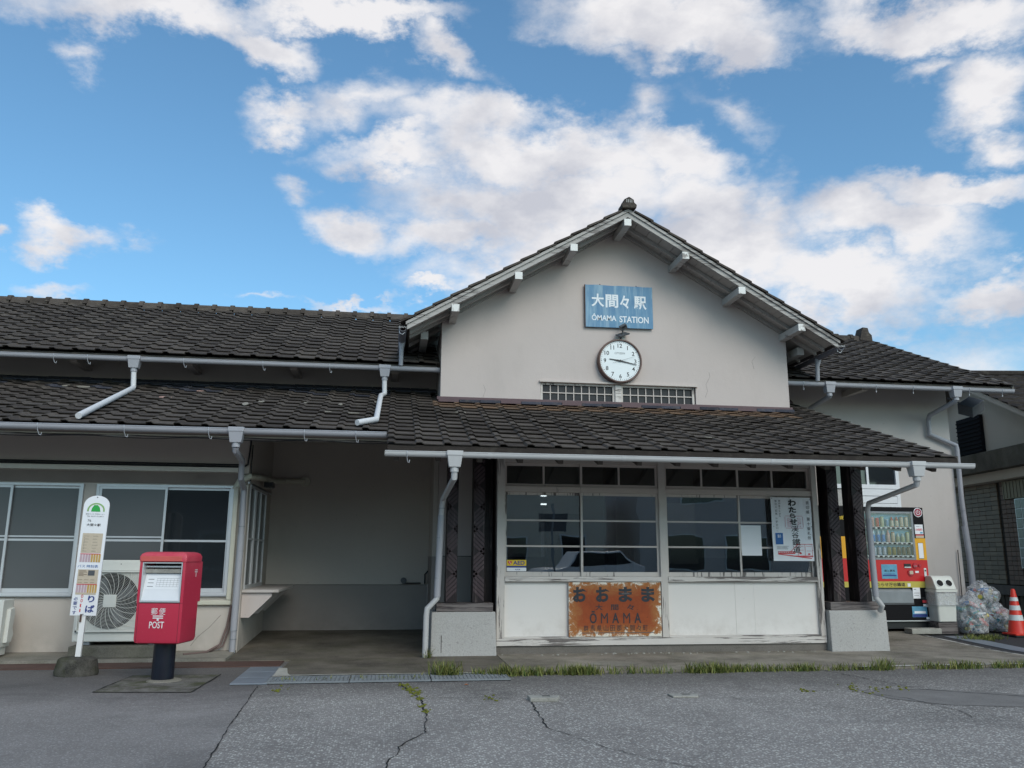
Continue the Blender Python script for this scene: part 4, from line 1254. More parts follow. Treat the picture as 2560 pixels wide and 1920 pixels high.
for wi, (xa, xb) in enumerate(wins):
    fb = Off(); t_ = .035
    fb.box(xa, xb, LY - .03, LY + .06, Wz1 - .03, Wz1 - .002); fb.box(xa, xb, LY - .04, LY + .06, Wz0 + .002, Wz0 + .055)
    fb.box(xa, xa + t_, LY - .03, LY + .06, Wz0 + .055, Wz1 - .03); fb.box(xb - t_, xb, LY - .03, LY + .06, Wz0 + .055, Wz1 - .03)
    wf = fb.build('window', 'alu')
    Off().box(xa, xb, LY - .055, LY - .041, Wz0 + .012, Wz0 + .030).build('sill_rail', 'alu', wf)
    xm = (xa + xb) / 2 if wi else -4.60
    for si, (s0, s1, yy) in enumerate(((xa + t_, xm + .02, LY - .012), (xm - .02, xb - t_, LY + .018))):
        if wi == 1 and si == 0: yy = LY - .022
        if wi == 1 and si == 1: yy = LY + .018
        b = Off(); q = .028
        b.box(s0, s0 + q, yy, yy + .022, Wz0 + .056, Wz1 - .031); b.box(s1 - q, s1, yy, yy + .022, Wz0 + .056, Wz1 - .031)
        b.box(s0 + q, s1 - q, yy, yy + .022, Wz0 + .056, Wz0 + .10); b.box(s0 + q, s1 - q, yy, yy + .022, Wz1 - .06, Wz1 - .031)
        sa = b.build('sash', 'alu', wf)
        z0, z1 = Wz0 + .10, Wz1 - .06
        mt = 'screen' if (wi, si) != (1, 1) else 'pane_dark'
        Off().box(s0 + q, s1 - q, yy + .008, yy + .012, z0, 1.375).build('pane', mt, wf)
        Off().box(s0 + q, s1 - q, yy + .008, yy + .012, 1.375, z1).build('pane', mt, wf)
        Off().box(s0 + q, s1 - q, yy + .001, yy + .020, 1.362, 1.388).build('glazing_bar', 'alu', wf)
        if (wi, si) != (1, 1): Off().box(s0 + q, s1 - q, yy + .002, yy + .018, 1.408, 1.426).build('glazing_bar', 'alu', wf)
# side window of the ticket counter and the counter shelf
sf = Off()
sf.box(-1.83, -1.785, 11.16, 12.62, 2.06, 2.118); sf.box(-1.83, -1.785, 11.16, 12.62, .782, .83)
for yy in (11.16, 11.60, 11.68, 12.10, 12.58): sf.box(-1.83, -1.787, yy, yy + .035, .83, 2.06)
sf.box(-1.82, -1.79, 11.2, 12.58, 1.40, 1.425)
sw = sf.build('side_window', 'alu')
for (a, c_) in ((11.195, 11.60), (11.715, 12.10), (12.135, 12.58)):
    Off().box(-1.812, -1.806, a, c_, .83, 2.06).build('pane', 'screen', sw)
b = Off(); b.prism([(-1.80, 11.06), (-1.42, 11.06), (-1.36, 11.12), (-1.36, 12.75), (-1.80, 12.75)], 'z', .745, .780)
sh = b.build('counter_shelf', 'wall_grey', bevel=.005)
for yy in (11.10, 11.85, 12.50):
    Off().prism([(-1.80, .744), (-1.44, .744), (-1.44, .70), (-1.70, .44), (-1.80, .44)], 'y', yy, yy + .03).build('shelf_bracket', 'wall_gable', sh)
Off().box(-1.80, -1.785, 10.985, 13.08, 2.10, 2.12).build('head_trim', 'alu')
# beige air-conditioning ducts
b = Off(); b.tube([(-1.955, LY - .02, 2.02), (-1.90, LY - .03, 2.13), (-1.79, LY + .0, 2.19), (-1.74, 11.6, 2.23), (-1.72, 12.8, 2.29), (-1.60, 13.04, 2.31), (-1.30, 13.05, 2.31)], .042, 10)
dct = b.build('pipe_duct', 'beige', smooth=True)
Off().tube([(-1.30, 13.04, 2.31), (-1.30, 13.09, 2.31)], .075, 16).build('duct_flange', 'beige', dct)
b = Off(); b.box(-1.965, -1.905, LY - .055, LY - .001, .66, 2.03); b.box(-2.9, -1.905, LY - .055, LY - .001, .602, .658)
b.build('pipe_duct', 'beige', bevel=.012)
Off().tube([(-8.9, LY - .02, 2.325), (-5, LY - .02, 2.315), (-1.87, LY - .02, 2.31), (-1.82, LY - .02, 2.34), (-1.80, LY - .02, 2.6), (-1.80, LY - .02, 2.95)], .012, 6).build('power_cable', 'cable')
Off().tube([(-8.9, LY - .015, 2.35), (-5, LY - .015, 2.34), (-1.9, LY - .015, 2.335)], .009, 6).build('power_cable', 'cable')
for q, (dz, ph) in enumerate(((0, 0), (-.022, 1.2))):
    pts = []
    for k in range(34):
        x = -6 + k * .18
        pts.append((x, 9.80 - q * .004, pz(9.78) - .115 + dz + .010 * math.sin(k * .9 + ph)))
    Off().tube(pts, .005, 5).build('eave_cable', 'cable')
Off().tube([(-1.90, LY - .03, .60), (-1.93, LY - .04, .35), (-1.99, 10.93, .14), (-2.12, 10.80, .065), (-2.35, 10.65, .058)], .014, 8).build('drain_hose', 'hose')
Off().tube([(-1.89, LY - .02, .60), (-1.90, LY - .03, .35), (-1.96, 10.95, .12), (-2.10, 10.86, .062)], .011, 8).build('drain_hose', 'hose')
# fittings in the alcove: tap, conduit, small switch box
Off().tube([(.56, 13.04, .79), (.56, 13.04, .93), (.60, 12.98, .98)], .012, 8).build('water_pipe', 'charred')
Off().tube([(.22, 13.06, .80), (.50, 13.06, .80)], .010, 8).build('water_pipe', 'charred')
Off().tube([(.24, 13.075, .84), (.24, 13.04, .84)], .045, 18).build('tap_plate', 'greyd')
Off().tube([(-1.78, 11.02, 2.60), (-1.78, 11.02, 2.13)], .008, 6).build('power_cable', 'cable')
Off().box(-1.74, -1.62, 11.9, 12.1, 2.13, 2.20).build('camera_housing', 'charred')
# eave bracket ends on the rear wall (upper left, right wing)
for x in (-4.6, -3.0, -1.5, -.0):
    Off().box(x - .05, x + .05, 12.45, 13.09, uz(12.45) - .22, uz(12.45) - .13).build('eave_bracket', 'wall')
for x in (7.7,):
    Off().box(x - .05, x + .05, 12.45, 13.09, uz(12.45) - .22, uz(12.45) - .13).build('eave_bracket', 'wall')

# ---- gutters and downpipes
def gutter(x0, x1, y, z, r, mat, hooks, boxes, joints=(), hookmat='bracket', tilt=0):
    pr = []
    for k in range(11):
        a = math.pi + math.pi * k / 10; pr.append((y + math.cos(a) * r, z + math.sin(a) * r))
    pr.insert(0, (y - r, z + .012)); pr.append((y + r, z + .012))
    inn = []
    for k in range(10, -1, -1):
        a = math.pi + math.pi * k / 10; inn.append((y + math.cos(a) * (r - .004), z + math.sin(a) * (r - .004)))
    inn.insert(0, (y + r - .004, z + .012)); inn.append((y - r + .004, z + .012))
    b = Off(); b.prism(pr + inn, 'x', x0, x1)
    g = b.build('gutter', mat)
    Off().tube([(x0, y - r, z + .014), (x1, y - r, z + .014)], .006, 6).build('gutter_lip', mat, g)
    for xx in (x0, x1):
        Off().prism(pr, 'x', xx - .003, xx + .003).build('gutter_end', mat, g)
    for h in hooks:
        Off().tube([(h, y - r - .006, z + .02), (h, y - r - .006, z - .01), (h, y - r * .6, z - r - .01), (h + .01, y, z - r - .055), (h + .025, y + .01, z - r - .06), (h + .03, y + .01, z - r - .03)], .0042, 5).build('gutter_hook', hookmat, g)
    for j in joints:
        q = [(y + (py - y) * 1.06, z + (pz_ - z) * 1.06) for py, pz_ in pr]
        Off().prism(q, 'x', j - .02, j + .02).build('gutter_joint', mat, g)
    for (bx, ms_) in boxes:
        bb = Off(); h0, h1 = z + .03, z - .145
        w0, w1 = .088, .062
        vs = []
        for (zz, w_, d_) in ((h0, w0, .075), (h0 - .05, w0, .075), (h0 - .055, w0 - .008, .07), (h1, w1, .055)):
            for sx_, sy_ in ((-1, -1), (1, -1), (1, 1), (-1, 1)): vs.append((bx + sx_ * w_, y + sy_ * d_, zz))
        fs = [(0, 1, 2, 3), (15, 14, 13, 12)]
        for i in range(3):
            for j in range(4): fs.append((i * 4 + j, i * 4 + (j + 1) % 4, (i + 1) * 4 + (j + 1) % 4, (i + 1) * 4 + j))
        bb.add(vs, fs); hp = bb.build('rainwater_head', ms_, g, bevel=.006)
        Off().tube([(bx, y, h1 + .005), (bx, y, h1 - .05)], .045, 14).build('outlet_collar', ms_, g)
    return g
def pipe(pts, r, mat, collars=(), brackets=()):
    o = Off().tube(pts, r, 14).build('downpipe', mat, smooth=True)
    for c_, rr in collars:
        c_ = Vector(c_); Off().tube([c_, c_ + Vector((0, 0, .03))], rr, 14).build('pipe_collar', mat, o)
    for c_ in brackets:
        c_ = Vector(c_); Off().tube([c_, c_ + Vector((0, 0, .008))], r + .006, 12).build('pipe_clip', 'steel', o)
    return o
gutter(-.075, 6.83, 8.945, 2.288, .042, 'pvc_light', [.16], [(.672, 'pvc_light'), (6.09, 'pvc_light')], joints=(1.05, 2.55, 3.95, 4.3, 5.4))
pipe([(.672, 8.945, 2.10), (.672, 8.96, 2.03), (.645, 10.34, 1.90), (.636, 10.39, 1.82), (.612, 10.39, 1.42), (.598, 10.39, .70), (.484, 10.37, .585), (.474, 10.37, .50), (.470, 10.37, .022)], .035, 'pvc_light',
     brackets=[(.634, 10.39, 1.78), (.613, 10.39, 1.42), (.604, 10.39, .94)])
Off().tube([(.628, 10.39, 1.70), (.599, 10.39, .72)], .041, 14).build('pipe_sleeve', 'pvc', smooth=True)
pipe([(6.09, 8.945, 2.10), (6.095, 8.97, 2.05), (6.275, 10.28, 1.92), (6.283, 10.34, 1.84), (6.30, 10.35, 1.25), (6.308, 10.35, .70), (6.385, 10.35, .60), (6.395, 10.42, .53)], .034, 'pvc_light')
Off().tube([(6.288, 10.345, 1.72), (6.307, 10.35, .72)], .040, 14).build('pipe_sleeve', 'pvc', smooth=True)
gutter(-9, -.07, 9.675, 2.592, .046, 'pvc', [-3.85, -2.95, -2.05, -1.0, -.42], [(-1.75, 'pvc')])
pipe([(-1.75, 9.675, 2.40), (-1.755, 9.70, 2.36), (-1.80, 10.45, 2.33), (-1.812, 10.50, 2.28), (-1.816, 10.52, 2.12), (-1.83, 10.87, 2.02), (-1.824, 10.88, 1.5), (-1.83, 10.88, .97), (-1.836, 10.88, .046)], .036, 'pvc',
     brackets=[(-1.826, 10.88, 1.55), (-1.826, 10.88, 1.25), (-1.834, 10.88, .3), (-1.834, 10.88, .2)])
Off().tube([(-1.825, 10.88, 1.45), (-1.836, 10.88, .30)], .042, 14).build('pipe_sleeve', 'pvc', smooth=True)
gutter(-9, .665, 12.17, 3.945, .045, 'pvc', [-4.75, -3.3 - 1.0, -3.0, -1.9, -.95], [(-3.675, 'pvc'), (-.147, 'pvc')])
gutter(6.14, 10.17, 12.17, 3.94, .045, 'pvc', [6.45, 7.7, 8.35, 9.35, 9.95], [(6.90, 'pvc'), (9.12, 'pvc')])
pipe([(-3.675, 12.17, 3.76), (-3.66, 12.17, 3.53), (-3.62, 12.02, pz(12.02) + .075), (-3.50, 9.80, pz(9.80) + .085)], .036, 'pvc_old')
pipe([(-.147, 12.17, 3.76), (-.140, 12.17, 3.55), (-.19, 12.0, pz(12.0) + .085), (-.205, 10.08, pz(10.08) + .085), (-.42, 9.84, pz(9.84) + .085)], .036, 'pvc_old')
pipe([(6.90, 12.17, 3.76), (6.91, 12.2, 3.74), (7.00, 12.98, 3.70)], .038, 'pvc')
pipe([(9.12, 12.17, 3.76), (9.11, 12.2, 3.73), (9.17, 12.95, 3.63), (9.185, 13.02, 3.55), (9.18, 13.02, 3.31), (9.66, 13.02, 3.13), (9.67, 13.02, 3.05), (9.66, 13.02, 2.2), (9.70, 13.02, 1.2), (9.70, 13.02, .12)], .04, 'pvc',
     brackets=[(9.66, 13.02, 2.0), (9.70, 13.02, 1.22), (9.70, 13.02, .70)])
Off().tube([(9.665, 13.02, 1.75), (9.70, 13.02, 1.2), (9.70, 13.02, .12)], .052, 14).build('pipe_sleeve', 'pvc', smooth=True)
Off().tube([(9.52, 13.06, 1.35), (9.51, 13.06, .40)], .008, 6).build('thin_cable', 'cable')

# ------------------------------------------------------------------ things on the gable
g = empty('station_name_sign', 'blue station name board with white Japanese characters high on the gable', 'sign', (3.40, 11.96, 4.66))
bs = MB()
n = 14; top = []
for k in range(n + 1): top.append((-.535 + k * 1.07 / n, .672 + random.uniform(-.004, .004)))
bs.prism([(-.535, -.005), (.535, .003)] + [(x, z) for x, z in top[::-1]], 'y', -.012, .012)
bs.build('board', 'signblue', g)
bb = MB(); bb.box(-.545, -.535, -.016, .016, -.005, .672); bb.build('edge_trim', 'rust', g)
for x in (-.30, .28): MB().tube([(x - .02, .0, .665), (x, 0, .69), (x + .02, 0, .665)], .005, 6).build('hanging_ring', 'rust', g)
os_ = []
for i, ch in enumerate('大間々駅'):
    x = -.44 + i * .225
    os_.append(text('station_name', ch, x, x + (.20 if ch != '々' else .15), .32 - i * .006, .53 - i * .004, -.0135, 'signwhite', g, .025))
join(os_, 'station_name')
text('latin_name', 'ÔMAMA', -.44, -.05, .10, .21, -.0135, 'signwhite', g, .02)
text('latin_name', 'STATION', .0, .465, .085, .188, -.0135, 'signwhite', g, .02)

g = empty('gable_floodlights', 'pair of small dark lamps on a white bracket above the clock', 'lamp', (3.40, 11.98, 4.415))
MB().box(-.06, .08, -.01, .018, .02, .14).build('bracket', 'offwhite', g)
MB().beam((-.05, -.10, .095), (.12, -.03, .165), .11, .018, up=(0, -.5, 1)).build('lamp_head', 'greyd', g)
MB().beam((-.02, -.14, .20), (.07, -.14, .25), .06, .07, up=(0, -.6, 1)).build('lamp_head', 'greyd', g)
MB().beam((.0, -.175, .21), (.05, -.178, .24), .035, .02, up=(0, -.6, 1)).build('lens', 'charred', g)
MB().tube([(.02, -.01, .08), (.02, -.08, .12), (.03, -.12, .20)], .012, 8).build('arm', 'greyd', g)

g = empty('wall_clock', 'round white wall clock with brown rim and black numerals on the gable', 'clock', (3.385, 11.93, 4.125))
def disc(r, y0, y1, n=48, r2=None):
    b = MB(); vs = []
    for yy, rr in ((y0, r), (y1, r2 or r)):
        for j in range(n):
            a = 2 * math.pi * j / n; vs.append((rr * math.cos(a), yy, rr * math.sin(a)))
    b.add(vs, [tuple(range(n)), tuple(range(n, 2 * n))[::-1]] + [(j, (j + 1) % n, n + (j + 1) % n, n + j) for j in range(n)])
    return b
rb = MB()
n = 48; vs = []; fs = []
for (rr, yy) in ((.345, .07), (.345, -.02), (.335, -.045), (.318, -.045), (.310, -.02)):
    for j in range(n):
        a = 2 * math.pi * j / n; vs.append((rr * math.cos(a), yy, rr * math.sin(a)))
for i in range(4):
    for j in range(n): fs.append((i * n + j, i * n + (j + 1) % n, (i + 1) * n + (j + 1) % n, (i + 1) * n + j))
fs.append(tuple(range(n)))
rb.add(vs, fs); rb.build('rim', 'brown_rim', g, smooth=True)
disc(.312, -.018, .0).build('dial', 'clockface', g)
for i in range(1, 13):
    a = R(90 - 30 * i); rr = .238; w_ = .075 if i > 9 else .045
    cx, cz = rr * math.cos(a), rr * math.sin(a)
    text('numeral', str(i), cx - w_ / 2, cx + w_ / 2, cz - .032, cz + .032, -.020, 'ink', g, .012, keep=True)
tk = MB()
for i in range(60):
    a = R(6 * i); r0, r1 = (.288, .300) if i % 5 else (.284, .302)
    tk.beam((r0 * math.cos(a), -.0195, r0 * math.sin(a)), (r1 * math.cos(a), -.0195, r1 * math.sin(a)), .004 if i % 5 else .009, .001, up=(0, 1, 0))
o = tk.build('minute_marks', 'ink', g)
text('maker_name', 'CITIZEN', -.085, .075, .105, .135, -.020, 'greyd', g)
def hand(ang, L, w, back, y, mat='charred'):
    a = R(90 - ang); d = Vector((math.cos(a), 0, math.sin(a))); p = Vector((-d.z, 0, d.x))
    b = MB(); q = [d * -back + p * w * .5, d * L + p * w * .25, d * L - p * w * .25, d * -back - p * w * .5]
    b.add([v + Vector((0, y, 0)) for v in q] + [v + Vector((0, y + .003, 0)) for v in q], [(0, 1, 2, 3), (7, 6, 5, 4), (0, 4, 5, 1), (1, 5, 6, 2), (2, 6, 7, 3), (3, 7, 4, 0)])
    return b.build('clock_hand', mat, g)
hand(278.5, .17, .026, .04, -.028); hand(102, .26, .020, .05, -.033); hand(255, .12, .004, .0, -.037, 'greyd'); hand(72, .24, .0035, .0, -.037, 'greyd')
disc(.016, -.040, -.022, 16).build('hub', 'charred', g)

# ------------------------------------------------------------------ rusty enamel name plate on porch
g = empty('rusty_name_plate', 'rusty orange enamel name plate with black hiragana below the left window', 'sign', (2.873, 10.59, .22))
b = MB().box(-.605, .605, -.006, .010, -.333, .333); pl = b.build('plate', 'rustsign', g, bevel=.004); pl.location = (0, 0, .333 + .003)
os_ = []
for i, ch in enumerate('おおまま'):
    x = -.548 + i * .297; os_.append(text('hiragana_name', ch, x, x + .18, .425, .61, -.0085, 'rustletter', g, .045))
join(os_, 'hiragana_name')
os_ = []
for i, ch in enumerate('大間々'):
    x = -.26 + i * .205; os_.append(text('kanji_name', ch, x, x + .095, .325, .395, -.0085, 'rustletter', g, .012))
join(os_, 'kanji_name')
os_ = []
for i, ch in enumerate('ŌMAMA'):
    x = -.335 + i * .145; os_.append(text('latin_name', ch, x, x + .09, .165, .29 if ch != 'Ō' else .315, -.0085, 'rustletter', g, 0.0 if ch == 'M' else .022))
join(os_, 'latin_name')
os_ = []
for i, ch in enumerate('群馬県山田郡大間々町'):
    x = -.415 + i * .086; os_.append(text('address_line', ch, x, x + .060, .072, .140, -.0085, 'rustletter', g, 0.0))
join(os_, 'address_line')
MB().box(-.44, .50, -.0088, -.0065, .045, .052).build('ruled_line', 'greyd', g)

# AED sticker
g = empty('aed_sticker', 'yellow AED sticker with red heart at the lower left window corner', 'sticker', (1.612, 10.652, 1.022))
MB().box(-.125, .125, -.002, 0, .068, .140).build('yellow_field', 'yellow', g)
MB().box(-.125, .125, -.002, 0, .045, .067).build('blue_band', 'navy', g)
MB().box(-.125, .125, -.002, 0, .0, .044).build('white_band', 'paper', g)
text('lettering', 'AED', -.045, .105, .080, .130, -.003, 'navy', g, .03)
text('lettering', 'ALSOK', -.02, .05, .012, .030, -.003, 'navy', g, .02)
hb = MB(); hv = []
for k in range(20):
    t = 2 * math.pi * k / 20
    hv.append((-.085 + .0018 * 16 * math.sin(t) ** 3 * .9, .107 + .0018 * (13 * math.cos(t) - 5 * math.cos(2 * t) - 2 * math.cos(3 * t) - math.cos(4 * t))))
hb.prism(hv, 'y', -.0032, -.0022); hb.build('heart', 'redink', g)
MB().beam((-.09, -.0036, .12), (-.078, -.0036, .09), .006, .0006, up=(0, 1, 0)).build('flash_mark', 'white', g)
b = MB().box(4.625, 4.915, 10.644, 10.646, 1.232, 1.628)
# paper behind glass of the fourth sash
o = b.build('paper_notice', 'paper'); recenter(o, (4.77, 10.66, 1.232)); tag(o, 'blank white sheet stuck inside the window left of the poster', 'notice'); o.location.y = 10.672

# poster
g = empty('calligraphy_poster', 'white poster with black brush calligraphy and red train on right window', 'poster', (5.325, 10.583, 1.165))
b = MB(); pn = []
nx = 10; vs = []; fs = []
for i in range(nx + 1):
    for j in range(9):
        x = -.285 + .57 * i / nx; z = .835 * j / 8
        vs.append((x + .002 * math.sin(j * 1.3), .003 * math.sin(i * 1.9 + j * .7), z))
for i in range(nx):
    for j in range(8): fs.append((i * 9 + j, (i + 1) * 9 + j, (i + 1) * 9 + j + 1, i * 9 + j + 1))
b.add(vs, fs); b.build('sheet', 'paper', g)
Y_ = -.006
cc = []
z = .81
for ch, s_, dx in (('わ', .105, 0), ('た', .095, 0), ('ら', .075, 0), ('せ', .095, .005), ('渓', .095, .02), ('谷', .09, .02), ('鐵', .105, .03), ('道', .10, .03)):
    cc.append(text('title', ch, .02 + dx - s_ / 2 - .01, .02 + dx + s_ / 2, z - s_ * .85, z, Y_, 'ink', g, .045 if ch in 'わたらせ' else 0.006)); z -= s_ * .85 + .008
join(cc, 'title')
column('side_line', '鉄印帳 第十番札所', .235, .79, .046, .062, Y_, 'ink', g)
column('small_line', '鉄印帳のお求め', -.165, .80, .026, .034, Y_, 'ink', g)
column('small_line', '鉄印の記帳 は駅窓口へ', -.215, .80, .030, .042, Y_, 'ink', g)
MB().box(-.245, -.140, Y_, Y_ + .001, .215, .365).build('blue_block', 'blueink', g)
text('blue_text', '鉄印', -.215, -.170, .300, .345, Y_ - .001, 'paper', g, .01)
seal = MB()
for (x0, x1, z0, z1) in ((-.09, .15, .585, .593), (-.09, .15, .425, .433), (-.10, -.092, .44, .58), (.152, .160, .44, .58)): seal.box(x0, x1, Y_, Y_ + .0008, z0, z1)
seal.build('pink_seal', 'pinkink', g)
text('seal_text', '鐵道', -.07, -.01, .44, .57, Y_ + .0006, 'pinkink', g); text('seal_text', '渓谷', .07, .13, .44, .57, Y_ + .0006, 'pinkink', g)
tr_ = MB()
for (x0, x1, z0, z1) in ((-.22, .02, .120, .126), (-.22, .02, .092, .104), (.02, .27, .055, .070), (.04, .27, .215, .221), (-.22, -.214, .10, .125)): tr_.box(x0, x1, Y_, Y_ + .0008, z0, z1)
for k in range(9): x = -.20 + k * .026; tr_.box(x, x + .014, Y_, Y_ + .0008, .106, .118)
for (x0, x1, z0, z1) in ((.06, .064, .07, .215), (.16, .164, .07, .215), (.262, .266, .05, .22), (.08, .14, .14, .143), (.08, .14, .19, .193), (.18, .25, .13, .133), (.18, .25, .19, .193), (.20, .23, .08, .10), (.08, .11, .09, .11)): tr_.box(x0, x1, Y_, Y_ + .0008, z0, z1)
tr_.beam((-.22, Y_, .09), (.25, Y_, .035), .001, .012, up=(0, 0, 1)); tr_.beam((-.05, Y_, .115), (.06, Y_, .215), .001, .006)
tr_.build('train_drawing', 'redink', g)
for k in range(4): MB().box(-.235, -.235 + random.uniform(.13, .18), Y_, Y_ + .0008, .19 - k * .012, .193 - k * .012).build('fine_print', 'greyd', g)
for (x, z) in ((-.27, .82), (.27, .81), (-.262, .45), (.272, .45), (.27, .14), (-.02, .83)): MB().tube([(x, Y_ - .004, z), (x, Y_ + .004, z)], .004, 8).build('pin', 'charred', g)

# ------------------------------------------------------------------ post box
g = empty('post_box', 'red Japanese post box on a black round post', 'post box', (-2.14, 8.90, 0), R(-11))
prof = [(.115, 0), (.115, .40)]
MB().lathe([(.108, .0), (.105, .40)], 28).build('post', 'post_black', g, smooth=True)
MB().lathe([(.17, .004), (.16, .012), (.12, .022)], 24, (.02, 0, 0)).build('mortar_collar', 'kerb', g)
fw, fd = .235, .21
def rr_poly(x0, x1, y0, y1, rf, rb_, n=5):
    out = []
    for (cx, cy, r_, a0) in ((x1 - rf, y0 + rf, rf, -90), (x1 - rb_, y1 - rb_, rb_, 0), (x0 + rb_, y1 - rb_, rb_, 90), (x0 + rf, y0 + rf, rf, 180)):
        for k in range(n + 1):
            a = R(a0 + 90 * k / n); out.append((cx + r_ * math.cos(a), cy + r_ * math.sin(a)))
    return out
def loft(rings):
    n = len(rings[0][0]); b = MB(); vs = []; fs = []
    for poly, z in rings: vs += [(x, y, z) for x, y in poly]
    for i in range(len(rings) - 1):
        for j in range(n): fs.append((i * n + j, i * n + (j + 1) % n, (i + 1) * n + (j + 1) % n, (i + 1) * n + j))
    fs.append(tuple(range(n))[::-1]); fs.append(tuple((len(rings) - 1) * n + j for j in range(n)))
    return b.add(vs, fs)
x0, x1, y0, y1 = -.235, .235, -.21, .21
bot, top = .385, 1.172
RP = lambda d: rr_poly(x0 + d, x1 - d, y0 + d, y1 - d, .012, .07)
# body is built round the recess of the slot: lower part, sides, back
loft([(RP(.03), bot - .012), (RP(.008), bot), (RP(0), bot + .03), (RP(0), .765)]).build('body', 'postred', g, smooth=True)
b = MB(); b.box(x0, x0 + .03, y0, .10, .766, top); b.box(x1 - .03, x1, y0, .10, .766, top); b.box(x0, x1, .10, .205, .766, top)
b.box(x1 - .0302, x1 + .0005, y0 + .002, y1 - .06, .60, top)
b.build('slot_surround', 'postred', g, bevel=.002)
loft([(RP(-.006), top), (RP(-.008), top + .05), (RP(.006), top + .078), (RP(.03), top + .092), (RP(.06), top + .098)]).build('cap', 'postred', g, smooth=True)
MB().box(x0 + .01, x1 - .04, y0 - .012, y0 - .002, top + .004, top + .055).build('cap_lip', simple('faded_coral', (.60, .11, .095), .45, var=.15), g, bevel=.003)
# recess: metal frame, slots, sloping plate with notice
b = MB(); a_, c_ = x0 + .03, x1 - .03
b.box(a_, a_ + .010, y0 - .003, y0 + .09, .775, 1.165); b.box(c_ - .010, c_, y0 - .003, y0 + .09, .775, 1.165); b.box(a_ + .01, c_ - .01, y0 - .003, y0 + .02, .775, .787); b.box(a_ + .01, c_ - .01, y0 - .003, y0 + .02, 1.155, 1.165)
b.build('slot_frame', 'alu', g)
MB().box(a_ + .01, c_ - .01, .04, .09, .776, 1.165).build('slot_back', 'greyd', g)
MB().box(a_ + .012, c_ - .012, y0 + .05, .04, 1.06, 1.10).build('slot_flap', 'oldconc', g)
MB().box(a_ + .012, c_ - .012, y0 + .04, y0 + .06, 1.115, 1.13).build('slot_flap', 'alu', g)
b = MB(); b.add([(a_ + .011, y0 + .002, .79), (c_ - .011, y0 + .002, .79), (c_ - .011, y0 + .075, 1.055), (a_ + .011, y0 + .075, 1.055), (a_ + .011, .04, .79), (c_ - .011, .04, .79), (c_ - .011, .04, 1.055), (a_ + .011, .04, 1.055)],
               [(0, 1, 2, 3), (4, 7, 6, 5), (0, 3, 7, 4), (1, 5, 6, 2), (0, 4, 5, 1), (3, 2, 6, 7)])
b.build('sloping_plate', 'alu_white', g)
nt_ = MB(); yf = lambda z: y0 + .002 + .073 * (z - .79) / .265 - .002
def on_plate(x0_, x1_, z0_, z1_, e=.0):
    return [(x0_, yf(z0_) - e, z0_), (x1_, yf(z0_) - e, z0_), (x1_, yf(z1_) - e, z1_), (x0_, yf(z1_) - e, z1_)]
MB().add(on_plate(a_ + .03, c_ - .03, .90, 1.03), [(0, 1, 2, 3)]).build('collection_notice', 'paper', g)
nb_ = MB()
for k in range(5): nb_.add(on_plate(-.07, c_ - .045, .925 + k * .02, .9265 + k * .02, .001), [(0, 1, 2, 3)])
for k in range(7): nb_.add(on_plate(-.07 + k * .035, -.0685 + k * .035, .925, 1.005, .001), [(0, 1, 2, 3)])
for k in range(3): nb_.add(on_plate(-.16, -.10, .995 - k * .035, 1.0 - k * .035, .001), [(0, 1, 2, 3)])
nb_.build('timetable_lines', 'greyd', g)
# front door seams
b = MB(); b.box(x0 + .025, x0 + .0275, y0 - .0012, y0 + .001, bot + .01, .775); b.box(x1 - .030, x1 - .0275, y0 - .0012, y0 + .001, bot + .01, 1.165)
b.build('door_seam', 'charred', g)
MB().box(x0, x1, y0 - .001, y0 + .001, .7655, .7675).build('door_seam', 'charred', g)
os_ = [text('lettering', '郵', -.075, -.012, .655, .72, y0 - .002, 'white', g, 0.0), text('lettering', '便', .005, .07, .655, .72, y0 - .002, 'white', g, 0.0), text('lettering', 'POST', -.085, .065, .525, .59, y0 - .002, 'white', g, .01)]
join(os_, 'lettering')
b = MB(); b.box(-.055, .05, y0 - .0025, y0 - .0015, .638, .648); b.box(-.055, .05, y0 - .0025, y0 - .0015, .618, .629); b.box(-.012, .008, y0 - .0025, y0 - .0015, .597, .6175)
b.build('postal_mark', 'white', g)
b = MB(); xs_ = x1 + .0015
b.box(xs_, xs_ + .001, .02, .085, 1.085, 1.092); b.box(xs_, xs_ + .001, .02, .085, 1.066, 1.073); b.box(xs_, xs_ + .001, .048, .057, 1.02, 1.065)
b.build('postal_mark', 'white', g)

g.scale = (.97, .97, .97)
# ------------------------------------------------------------------ bus stop
g = empty('bus_stop_sign', 'narrow white bus stop plate with green mountain logo on round concrete foot', 'bus stop', (-3.11, 9.42, 0))
MB().lathe([(.205, .0), (.213, .03), (.185, .155), (.16, .172)], 28, sx=1.0, sy=.85).build('concrete_foot', 'weight', g, smooth=True)
MB().beam((0, 0, .18), (0, .01, .62), .052, .030, up=(0, 1, 0)).build('pole', 'white', g)
MB().beam((0, .02, .60), (0, .02, 1.80), .045, .02, up=(0, 1, 0)).build('pole', 'steel', g)
MB().box(-.0265, -.008, -.018, -.0155, .52, .60).build('rust_stain', 'rust', g)
pp = [(-.128, .585), (.128, .585), (.128, 1.86)]
for k in range(1, 12): a = R(180 * k / 12); pp.append((.128 * math.cos(a), 1.86 + .115 * math.sin(a)))
pp.append((-.128, 1.86))
MB().prism(pp, 'y', -.014, .004).build('plate', 'paper', g, bevel=.002)
YB = -.0165
arc = MB()
